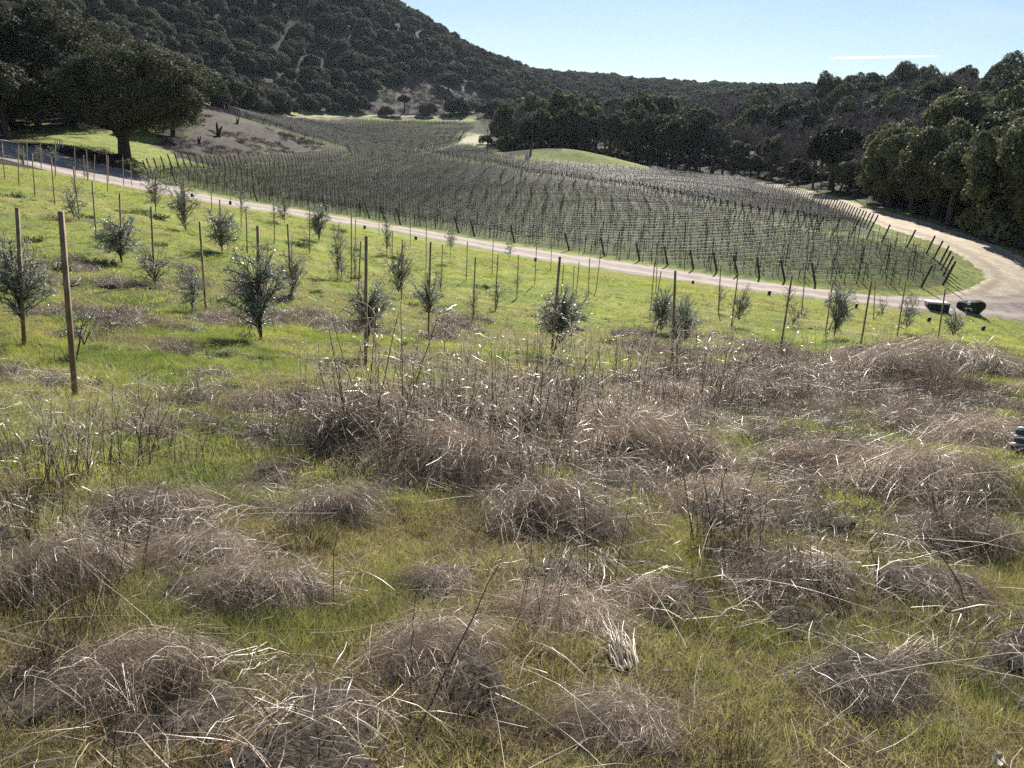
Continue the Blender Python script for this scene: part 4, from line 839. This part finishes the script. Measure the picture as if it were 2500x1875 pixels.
# single long stems traced one by one
def long_stem(pxs, d0, d1, r, label, material=M['stem'], name="dead_stalk"):
    g = G(*dp(*pxs[0])); d0 = project(g)[2][0]; q = [g]
    for i, p in enumerate(pxs[1:]): t = (i+1)/(len(pxs)-1); q.append(P(*dp(*p), d0+(d1-0)*t))
    q = np.array(q); t = np.linspace(0, len(q)-1, 14); q2 = np.stack([np.interp(t, range(len(q)), q[:, k]) for k in range(3)], 1); q2[1:-1] = (q2[:-2]+2*q2[1:-1]+q2[2:])/4
    q2[1:-1] += RNG.normal(0, .0025, q2[1:-1].shape); mb = MB(); mb.tubes((q2-g)[None], np.linspace(r, r*.4, 14)[None], 5)
    tag(obj(name, mb.mesh(name, material), loc=g), label, "dead stem", None)
long_stem([(895,1600),(940,1500),(1000,1380),(1050,1270),(1090,1195)], 0, .45, .0042, "long leaning blackish stem rising from the grass across a weed mound")
long_stem([(885,1560),(890,1440),(892,1330),(905,1250)], 0, .15, .0026, "upright thin stem paling towards its tip beside the long leaning stem")
long_stem([(722,1330),(720,1240),(722,1180),(735,1140),(760,1130)], 0, .2, .0030, "thin stalk bending over at its pale tip above a weed mound")
long_stem([(320,1010),(335,940),(365,880),(400,830)], 0, .4, .0045, "long dark stem leaning right beside the fallen pink leaves")
long_stem([(2100,1330),(2060,1240),(2020,1180),(1975,1130)], 0, -.1, .0045, "dark stem leaning left over the brown weeds")
long_stem([(1890,1265),(1900,1235),(1885,1200),(1880,1170)], 0, .05, .008, "crooked black twig standing beside the pale straw bundle")
long_stem([(520,1450),(620,1510),(700,1545),(800,1585)], 0, -.25, .0045, "thin brown cane lying diagonally on the grass", M['thatch'])
# pale straw bundles
def bundle(cx, cy, w, ang, n, label, r=.0022):
    r *= 1.5; n = int(n*1.5)
    g, d = dz(cx, cy); L = w*1.13*d/FPX; a = ang+RNG.normal(0, .16, n); s0 = np.c_[RNG.normal(0, .03, (n, 2)), np.full(n, .02)]
    d0 = unit(np.c_[np.cos(a), np.sin(a), RNG.uniform(.15, .7, n)]); mb = MB(); mb.tubes(polylines(n, 9, s0, d0, L*RNG.uniform(.6, 1.1, n), .09, .05), np.full((n, 9), r)*np.linspace(1.2, .6, 9), 4)
    tag(obj("straw_bundle", mb.mesh("straw_bundle", M['straw']), loc=g), label, "straw", None)
bundle(1852, 1262, 130, 2.35, 46, "bright fan of pale straw fallen uphill beside the crooked black twig", .0030)
bundle(1930, 1450, 150, .45, 34, "pale branching straw stems lying over rust coloured leaves", .0028)
bundle(1345, 1440, 110, 1.75, 40, "pale bent stems standing on the edge of a dark weed mound", .0024)
bundle(1480, 985, 160, 2.9, 90, "silvery swath of combed straw on the brow, widest of the pale bundles", .0035)
bundle(1760, 1080, 110, 2.5, 50, "straw bundle pointing uphill between two brown mounds", .003)
bundle(1650, 960, 90, 2.7, 40, "short straw bundle near the brow beside a dark hollow", .003)
# leaves fallen in the grass
def leaf(cx, cy, size, col, label):
    g, d = dz(cx, cy); m = mat('dead_leaf', col, tuple(c*.6 for c in col), rough=.6, transl=.3, nscale=60); t = np.linspace(0, 1, 9); w = np.sin(t*pi)**.7*.32*(1+.35*np.sin(t*14)); V = []; F = []
    for i, a in enumerate(t):
        for k in (-1, -.5, 0, .5, 1): V.append(((a-.5), k*w[i], .16*k*k+.12*sin(a*5)+.1))
    for i in range(8):
        for k in range(4): F.append([i*5+k, i*5+k+1, i*5+k+6, i*5+k+5])
    tag(obj("fallen_leaf", new_mesh("fallen_leaf", np.array(V)*size, np.array(F), m, smooth=True), loc=g+np.array([0, 0, .02]), rz=RNG.uniform(0, 6)), label, "leaf", None).rotation_euler[0] = RNG.uniform(.2, .9)
for a in [(280,858,.13,(.62,.36,.27),"larger of two pink fallen leaves in the green grass"),(296,862,.10,(.64,.40,.32),"smaller of two pink fallen leaves in the green grass"),(1412,872,.12,(.42,.14,.06),"orange fallen leaf caught in the dry weeds on the brow"),
          (480,1632,.11,(.36,.17,.08),"ragged brown leaf lying near a pale cane"),(1348,1592,.07,(.60,.42,.27),"tan leaf standing among straw stems"),(1902,1418,.11,(.28,.11,.05),"rust brown leaf upright under the branching straw"),(1848,1446,.12,(.22,.09,.05),"dark rust leaf lying half hidden beside the upright rust leaf"),
          (2158,1458,.10,(.34,.13,.06),"rust coloured leaf on the weeds near the branching straw"),(700,1248,.06,(.72,.66,.55),"cream coloured leaf between two grey weed mounds"),(2128,1345,.08,(.70,.64,.54),"crumpled cream leaf in the sparse grass"),(838,1412,.06,(.55,.42,.30),"small tan leaf in the grass above a mound"),
          (545,1290,.05,(.40,.28,.2),"small brown leaf under twiggy stems"),(2145,1650,.09,(.66,.6,.48),"cream leaf at the foot of the brown weeds")]: leaf(*a)
# dark leafy weed clumps in the meadow
WD = [tuft_mesh("green_weed", 130, .16, .22, .022, M['weed'], k=3, lean=.9, droop=.2) for _ in range(3)]
items = []
for (cx, cy, w) in [(115,582,80),(205,572,75),(397,591,40),(345,530,40),(250,605,30),(100,840,80),(130,780,70),(200,830,60),(230,800,60),(330,770,30),(350,800,45),(400,770,30),(470,770,60),(560,700,40),(680,632,35),(880,660,40),(930,700,35),(640,530,60),(560,540,50),(480,520,60),
                    (730,500,40),(760,540,40),(560,780,60),(620,690,40),(820,720,40),(950,800,60),(500,840,60),(390,880,80),(300,820,50),(1250,690,40),(1320,740,50),(1450,740,40),(1130,770,50),(1660,780,40),(1800,740,40),(60,520,60),(25,425,50),(180,470,50),(330,470,60),(300,600,30),(470,650,50),(620,600,40),
                    (1000,780,45),(1130,860,60),(520,730,60),(700,700,50),(760,600,40),(850,560,50),(1040,620,40),(270,520,40),(150,690,60),(80,640,50),(1560,770,50),(1880,1110,70),(1960,1250,60),(1310,1250,60),(620,1190,60),(1050,1330,50),(1620,1290,50),(2080,1240,60),(700,800,60)]:
    g, d = dz(cx, cy); W = w*1.13*d/FPX; t = obj("green_weed", WD[int(RNG.integers(0, 3))], loc=g, rz=RNG.uniform(0, 6), sc=(W/.46, W/.46, W/.5)); items.append((t, where_near(d) if d < 11 else zone(d), cx))
label_series(items, lambda w, b: f"{w} dark green leafy weeds {b}", "weed", "dark green weed clumps in the grass")
# ---------------------------------------------------------------- things along the road and in the valley
def rock_mesh(name, dims, seed, material, n=24):
    V = []; F = []
    for i in range(n+1):
        for j in range(n): a = j/n*2*pi; b = -pi/2+pi*i/n; V.append((cos(a)*cos(b), sin(a)*cos(b), sin(b)))
    V = np.array(V); V = np.sign(V)*np.abs(V)**.55; V *= (.72+.5*fbm(V[:, 0]*1.7+V[:, 2]+5, V[:, 1]*1.7+seed, seed, 4))[:, None]
    for i in range(n):
        for j in range(n): F.append([i*n+j, i*n+(j+1) % n, (i+1)*n+(j+1) % n, (i+1)*n+j])
    return new_mesh(name, V*np.asarray(dims), np.array(F), material)
M['rock'] = mat('dark_rock', (.014, .014, .014), (.045, .042, .040), rough=.9, nscale=2.5, bump=.05, bscale=5)
M['utility'] = mat('dark_green_metal', (.014, .017, .016), (.022, .026, .024), rough=.6, nscale=4)
M['concrete'] = mat('pale_lid', (.50, .47, .42), (.60, .57, .52), rough=.85, nscale=6)
M['black'] = mat('black_plastic', (.012, .012, .013), (.02, .02, .02), rough=.45, nscale=9)
M['white'] = mat('white_paint', (.66, .68, .70), (.78, .78, .78), rough=.5, nscale=5)
g, d = G(*z6(1655, 1192)), 0; d = project(g)[2][0]; k = d/FPX
t = obj("utility_box", None, loc=g, rz=radians(-14)); tag(t, "low dark utility box with flat pale lid beside the dirt road", "utility box")
mb = MB(); mb.box((0, .5, .25), (2.0*62*k/1.9*0+1.55, 1.5, .72)); obj("body", mb.mesh("body", M['utility']), t)
mb = MB(); mb.box((0, .5, .64), (1.66, 1.62, .06)); obj("lid", mb.mesh("lid", M['concrete']), t)
g = G(*z6(1873, 1205)); t = obj("boulder", rock_mesh("boulder", (1.05, .75, .62), 4, M['rock']), loc=g+np.array([0, .4, .38]), rz=.25); tag(t, "big dark boulder beside the dirt road next to the utility box", "boulder")
g = G(*z6(1838, 1222)); t = obj("standpipe", None, loc=g); tag(t, "slim water standpipe with white cap in front of the boulder", "standpipe")
mb = MB(); mb.tube([(0, 0, -.1), (0, 0, .95)], [.045, .045], 10); obj("pipe", mb.mesh("pipe", M['post']), t)
mb = MB(); mb.tube([(0, 0, .93), (0, 0, 1.16)], [.11, .11], 12); mb.add([(cos(a)*.11, sin(a)*.11, 1.16) for a in np.arange(12)*pi/6]+[(0, 0, 1.19)], [[i, (i+1) % 12, 12] for i in range(12)]); obj("cap", mb.mesh("cap", M['white']), t)
mb = MB(); mb.tube([(-.28, 0, .62), (.28, 0, .62)], [.035, .035], 8); mb.tube([(.28, 0, .62), (.28, -.05, .45)], [.03, .03], 8); obj("tap", mb.mesh("tap", M['white']), t)
items = []
for p in [z6(105, 1022), z6(588, 1092), z6(1138, 1175), z6(1597, 1262), z6(1940, 1316), z5(1248, 878), z5(492, 742), z5(168, 672), z4(1215, 474), z4(1456, 522)]:
    g = G(*p); t = obj("valve_post", None, loc=g, rz=RNG.normal(0, .3)); t.rotation_euler[1] = .12
    mb = MB(); mb.box((0, 0, .13), (.19, .19, .40)); obj("body", mb.mesh("body", M['black']), t); mb = MB(); mb.box((0, 0, .345), (.215, .215, .035)); obj("cap", mb.mesh("cap", M['black']), t); items.append((t, "square black valve posts along the dirt road", p[0]))
label_series(items, lambda w, b: f"{w} {b}", "valve post", "short black valve posts")
items = []
for i, (x_, y_) in enumerate([(136, 357), (141, 358), (147, 359), (153, 360)]):
    g = G(x_, y_); d = project(g)[2][0]; H = 18*d/FPX; t = obj("irrigation_riser", None, loc=g); mb = MB(); mb.tube([(0, 0, -.1), (0, 0, H*.8)], [.06, .06], 8); obj("pipe", mb.mesh("pipe", M['white']), t)
    mb = MB(); mb.tube([(0, 0, H*.8), (-.02, 0, H), (-.2, 0, H*1.02), (-.26, 0, H*.85)], [.06]*4, 8); obj("bend", mb.mesh("bend", M['white']), t); items.append((t, "white bent irrigation pipes in the oak shade", x_))
label_series(items, lambda w, b: f"{w} {b}", "pipe", "white irrigation pipes")
# power pole on the grassy mound
g = G(1295, 381); d = project(g)[2][0]; H = 83*d/FPX; t = obj("power_pole", None, loc=g); t.rotation_euler = (0, .035, 0); tag(t, "dark power pole with crossarm on the end of the grassy mound", "power pole")
mb = MB(); mb.tube([(0, 0, -.5), (0, 0, H*.5), (0, 0, H)], [.30, .25, .2], 10); obj("pole", mb.mesh("pole", M['bark']), t)
mb = MB(); mb.box((-.2, 0, H-.5), (2.6, .16, .18)); obj("crossarm", mb.mesh("crossarm", M['bark']), t)
mb = MB(); mb.tube([(.0, -.45, H-2.2), (.0, -.45, H-1.2)], [.24, .24], 10); obj("transformer", mb.mesh("transformer", M['utility']), t)
for xx in (-1.3, .9):
    mb = MB(); mb.tube([(xx, 0, H-.41), (xx, 0, H-.2)], [.07, .05], 6); obj("insulator", mb.mesh("insulator", M['white']), t)
g = G(1287, 386); t = obj("water_tank", None, loc=g, rz=.3); tag(t, "small white tank at the foot of the power pole", "tank")
mb = MB(); mb.tube([(0, 0, -.1), (0, 0, .1), (0, 0, .95), (0, 0, 1.25)], [.5, .62, .62, .2], 14); obj("shell", mb.mesh("shell", M['white'], True), t); mb = MB(); mb.tube([(0, 0, 1.2), (0, 0, 1.36)], [.2, .18], 10); obj("lid", mb.mesh("lid", M['utility']), t)
# charred stumps on the brown knoll
M['char'] = mat('charred_wood', (.012, .011, .010), (.03, .027, .024), rough=.95, nscale=3)
for (x_, y_, hh, lab) in [(534, 334, 34, "tall charred forked stump at the edge of the huge oak's shade"), (486, 352, 20, "low charred stump with broken arm below the oak's limbs"), (580, 303, 18, "black uprooted stump higher up the brown knoll"), (568, 372, 7, "small black log at the foot of the brown knoll")]:
    g = G(x_, y_); d = project(g)[2][0]; H = hh*d/FPX; o = branch_lines(int(x_), (0, 0, -.3), (0, 0, 1), H*.45, H*.17, 0, k=4, taper=.8)
    for a in range(3): branch_lines(int(x_)+a, (0, 0, H*.2), (cos(a*2.2)*.5, sin(a*2.2)*.5, .8), H*.75, H*.10, 0, k=5, out=o, taper=.35, wob=.2) if False else o.setdefault(9+a, []).append((np.array([(0, 0, H*.1), (cos(a*2.2+x_)*H*.12, 0, H*.45), (cos(a*2.2+x_)*H*.28, .1, H*(.75+.12*a))]), np.array([H*.12, H*.09, H*.04])))
    t = obj("charred_stump", lines_mesh("charred_stump", o, M['char'], sides={0: 8, 9: 6, 10: 6, 11: 6}), loc=g); tag(t, lab, "stump")
# shrubs on the knoll and along the field
SH = [crown_mesh(f"shrub_{i}", 2600, .075, M['shrub'], flat=.8, lobes=16, seed=60+i, lr=(.25, .45), drop=-.2) for i in range(2)]
for (x_, y_, w, kind, lab) in [(700,358,60,'b',"round brown leafless shrub near the tip of the brown knoll"),(655,322,24,'b',"small leafless shrub on the crest of the brown knoll"),(150,318,90,'b',"wide brown shrub thicket in the shade behind the dirt road"),(235,338,80,'b',"low reddish brown thicket left of the huge oak's trunk"),
                              (352,332,34,'b',"low leafless bush just behind the huge oak's trunk"),(60,300,120,'s',"dense dark bush under the oaks beyond the road"),(1185,352,40,'s',"dark round bush below the big leafless tree"),(1235,360,50,'b',"leafless thicket at the start of the creek trees"),(300,300,90,'s',"dark undergrowth bush behind the huge oak"),(455,318,36,'b',"thin leafless bush at the outer edge of the huge oak's shade")]:
    g = G(x_, y_); d = project(g)[2][0]; R = w*.5*d/FPX
    if kind == 's': t = obj("shrub", SH[x_ % 2], loc=g+np.array([0, 0, R*.3]), sc=(R, R, R*.8))
    else: t = obj("shrub", BARE[x_ % 4][1], loc=g-np.array([0, 0, R*.45]), sc=(R*2.4, R*2.4, R*1.8), rz=x_)
    tag(t, lab, "shrub")
for i in range(64):
    f_ = i/63; x_ = 1215+f_*1330+RNG.uniform(-14, 14); d = float(np.interp(x_, [1215, 1660, 1850, 2113, 2306, 2499, 2600], [285, 268, 240, 158, 128, 108, 100]))+RNG.uniform(0, 14); q = P(x_, 400, d); x0 = q[0]; y0 = q[1]
    R = RNG.uniform(2.2, 3.6)*(.8 if x_ > 2100 else 1); z = float(h(x0, y0)); t = obj("shrub", SH[i % 2], loc=(x0, y0, z+R*.25), sc=(R*1.3, R, R*.8), rz=i)
    tag(t, "dark low bush filling the foot of the woods beyond the vineyard", "shrub", "dark bushes at the foot of the woods")
# trees along the creek, one by one
items = []
for i, (x_, y_, hh, w, kd) in enumerate([(1190,352,98,100,'B'),(1228,345,88,50,'y'),(1262,355,80,44,'b'),(1290,362,70,40,'o'),(1316,366,96,46,'y'),(1340,368,80,40,'o'),(1362,370,88,40,'y'),(1385,370,100,44,'y'),(1408,372,92,52,'o'),(1440,374,84,44,'o'),(1462,380,96,42,'y'),(1490,384,104,48,'o'),(1512,390,80,44,'y'),
                                         (1536,396,100,48,'o'),(1560,400,92,40,'b'),(1585,404,118,52,'o'),(1612,410,122,56,'y'),(1640,414,108,60,'o'),(1672,416,120,60,'o'),(1700,420,134,60,'o'),(1735,424,110,54,'y'),(1762,430,96,50,'b'),(1790,438,90,60,'y'),(1830,448,70,70,'o'),(1880,452,110,60,'y'),(1935,470,80,60,'o'),
                                         (1250,330,90,46,'b'),(1330,340,84,46,'b'),(1475,356,100,50,'b'),(1550,372,104,50,'y'),(1650,388,120,60,'b'),(2000,492,90,70,'b'),(2060,508,110,80,'y'),(2150,528,120,110,'b'),(2230,548,190,120,'y'),(2310,575,210,130,'o'),(2400,592,260,150,'y'),(2480,612,300,170,'o'),(2560,640,330,190,'y')]):
    d = 262 if x_ < 1660 else float(np.interp(x_, [1660, 1850, 2113, 2306, 2499, 2600], [250, 228, 145, 115, 97, 92])); d += 8 if y_ < 392 and i > 25 and x_ < 1660 else 0
    q = P(x_, y_, d); H = hh*d/FPX; R = w*.5*d/FPX; z = float(h(q[0], q[1])); H += q[2]-z
    if kd in 'bB':
        t = obj("bare_tree", None, loc=(q[0], q[1], z), rz=i*1.3); obj("branches", BARE[i % 4][1], t, sc=(max(H, 2*R),)*2+(H,)); obj("trunk", BARE[i % 4][0], t, sc=(max(H, 2*R),)*2+(H,))
        items.append((t, "leafless trees" if kd == 'b' else "broad spreading leafless tree", x_)); 
    else:
        t = obj("oak_tree" if kd == 'o' else "bay_tree", None, loc=(q[0], q[1], z), rz=i*2.1); fl = max(.8, min(1.9, (H*.74)/(2*R)))
        obj("crown", (OAK[i % 6] if kd == 'o' else BAY[i % 3]), t, (0, 0, H-R*fl*.88), sc=(R*1.1, R*1.1, R*fl)); obj("trunk", TRUNK[i % 4], t, sc=(H*.8, H*.8, H*.85)); items.append((t, "dark oaks" if kd == 'o' else "grey green leafy trees", x_))
label_series(items, lambda w, b: f"{b} standing alone at the creek head" if 'broad' in b else f"{w} {b} along the front of the creek woods", "tree", "trees lining the creek beyond the vineyard")
t = make_tree("oak_tree", *P(987, 262, 500)[:2], 4.2, 11, OAK[2], TRUNK[1], "lone oak at the foot of the bare brown hill", "tree", None, 1.0)
t = make_tree("oak_tree", *P(1098, 205, 590)[:2], 9.5, 15, OAK[4], TRUNK[2], "broad oak on the crest of the bare brown hill", "tree", None, 2.0)
# pale farm road at the head of the far field
me, _ = ribbon_mesh("far_road", [(690,284),(760,287),(860,286),(960,285),(1060,289),(1120,295)], [(690,281),(760,283),(860,282),(960,281),(1060,285),(1120,291)], M['road'], .25, m=4); tag(obj("far_road", me), "pale farm road above the far field", kind='structure')
# dark bag at the edge of the weeds
g = G(2503, 1112); d = project(g)[2][0]; k = d/FPX
M['cloth'] = mat('navy_cloth', (.008, .010, .018), (.02, .025, .04), rough=.35, nscale=12, spec=.8)
t = obj("duffel_bag", None, loc=g); tag(t, "dark navy bag with white strips standing in brown weeds", "bag")
mb = MB(); H = 92*k; R = H*.42; zz = np.linspace(0, 1, 9); rr_ = R*np.array([.95, 1.02, 1.0, .9, .82, .86, .72, .5, .1]); a = np.arange(16)*2*pi/16
V = np.array([[(cos(b)*r_*(1+.06*sin(3*b+z_*9)), sin(b)*r_*.7, z_*H)] for z_, r_ in zip(zz, rr_) for b in a]).reshape(-1, 3); F = [[i*16+j, i*16+(j+1) % 16, (i+1)*16+(j+1) % 16, (i+1)*16+j] for i in range(8) for j in range(16)]
obj("body", new_mesh("body", V, np.array(F), M['cloth'], smooth=True), t)
for zc, rr2, lz in ((.78, .78, .12), (.55, .84, .09), (.34, 1.0, .12)):
    mb = MB(); mb.tubes(np.array([[(-R*rr2*cos(q_)*1.02, -R*rr2*.72*sin(q_), H*(zc+lz*(q_-.5)*.6)) for q_ in np.linspace(-.5, .9, 7)]]), (np.sin(np.linspace(.2, 2.9, 7))*H*.055)[None], 7); obj("white_strip", mb.mesh("white_strip", M['white'], True), t)  # white tubes laid across the dark body
# a vapour trail high above the far ridge
a, b = P(2024, 142, 9000), P(2293, 137, 9000); mb = MB(); n = 16; t_ = np.linspace(0, 1, n); q = a*(1-t_[:, None])+b*t_[:, None]; mb.tubes(q[None]-a, (np.interp(t_, [0, .15, .8, 1], [3, 13, 11, 3]))[None], 8)
def volume_mat(name, col, dens, aniso):
    m = bpy.data.materials.new(name); m.use_nodes = True; n, l = m.node_tree.nodes, m.node_tree.links; n.clear(); o = n.new("ShaderNodeOutputMaterial"); v = n.new("ShaderNodeVolumePrincipled")
    v.inputs['Color'].default_value = (*col, 1); v.inputs['Density'].default_value = dens; v.inputs['Anisotropy'].default_value = aniso; l.new(v.outputs[0], o.inputs['Volume']); return m
t = obj("contrail", mb.mesh("contrail", volume_mat('vapour', (1, 1, 1), .04, .5)), loc=a); tag(t, "thin white vapour trail level across the pale sky", "contrail")
# the air of the valley
mb = MB(); mb.box((0, 600, 105), (3600, 2600, 350)); tag(obj("haze", mb.mesh("haze", volume_mat('air', (.70, .83, 1.0), .00004, .3))), "thin blue haze filling the valley air", kind='stuff')
print("all built", len(bpy.data.objects))
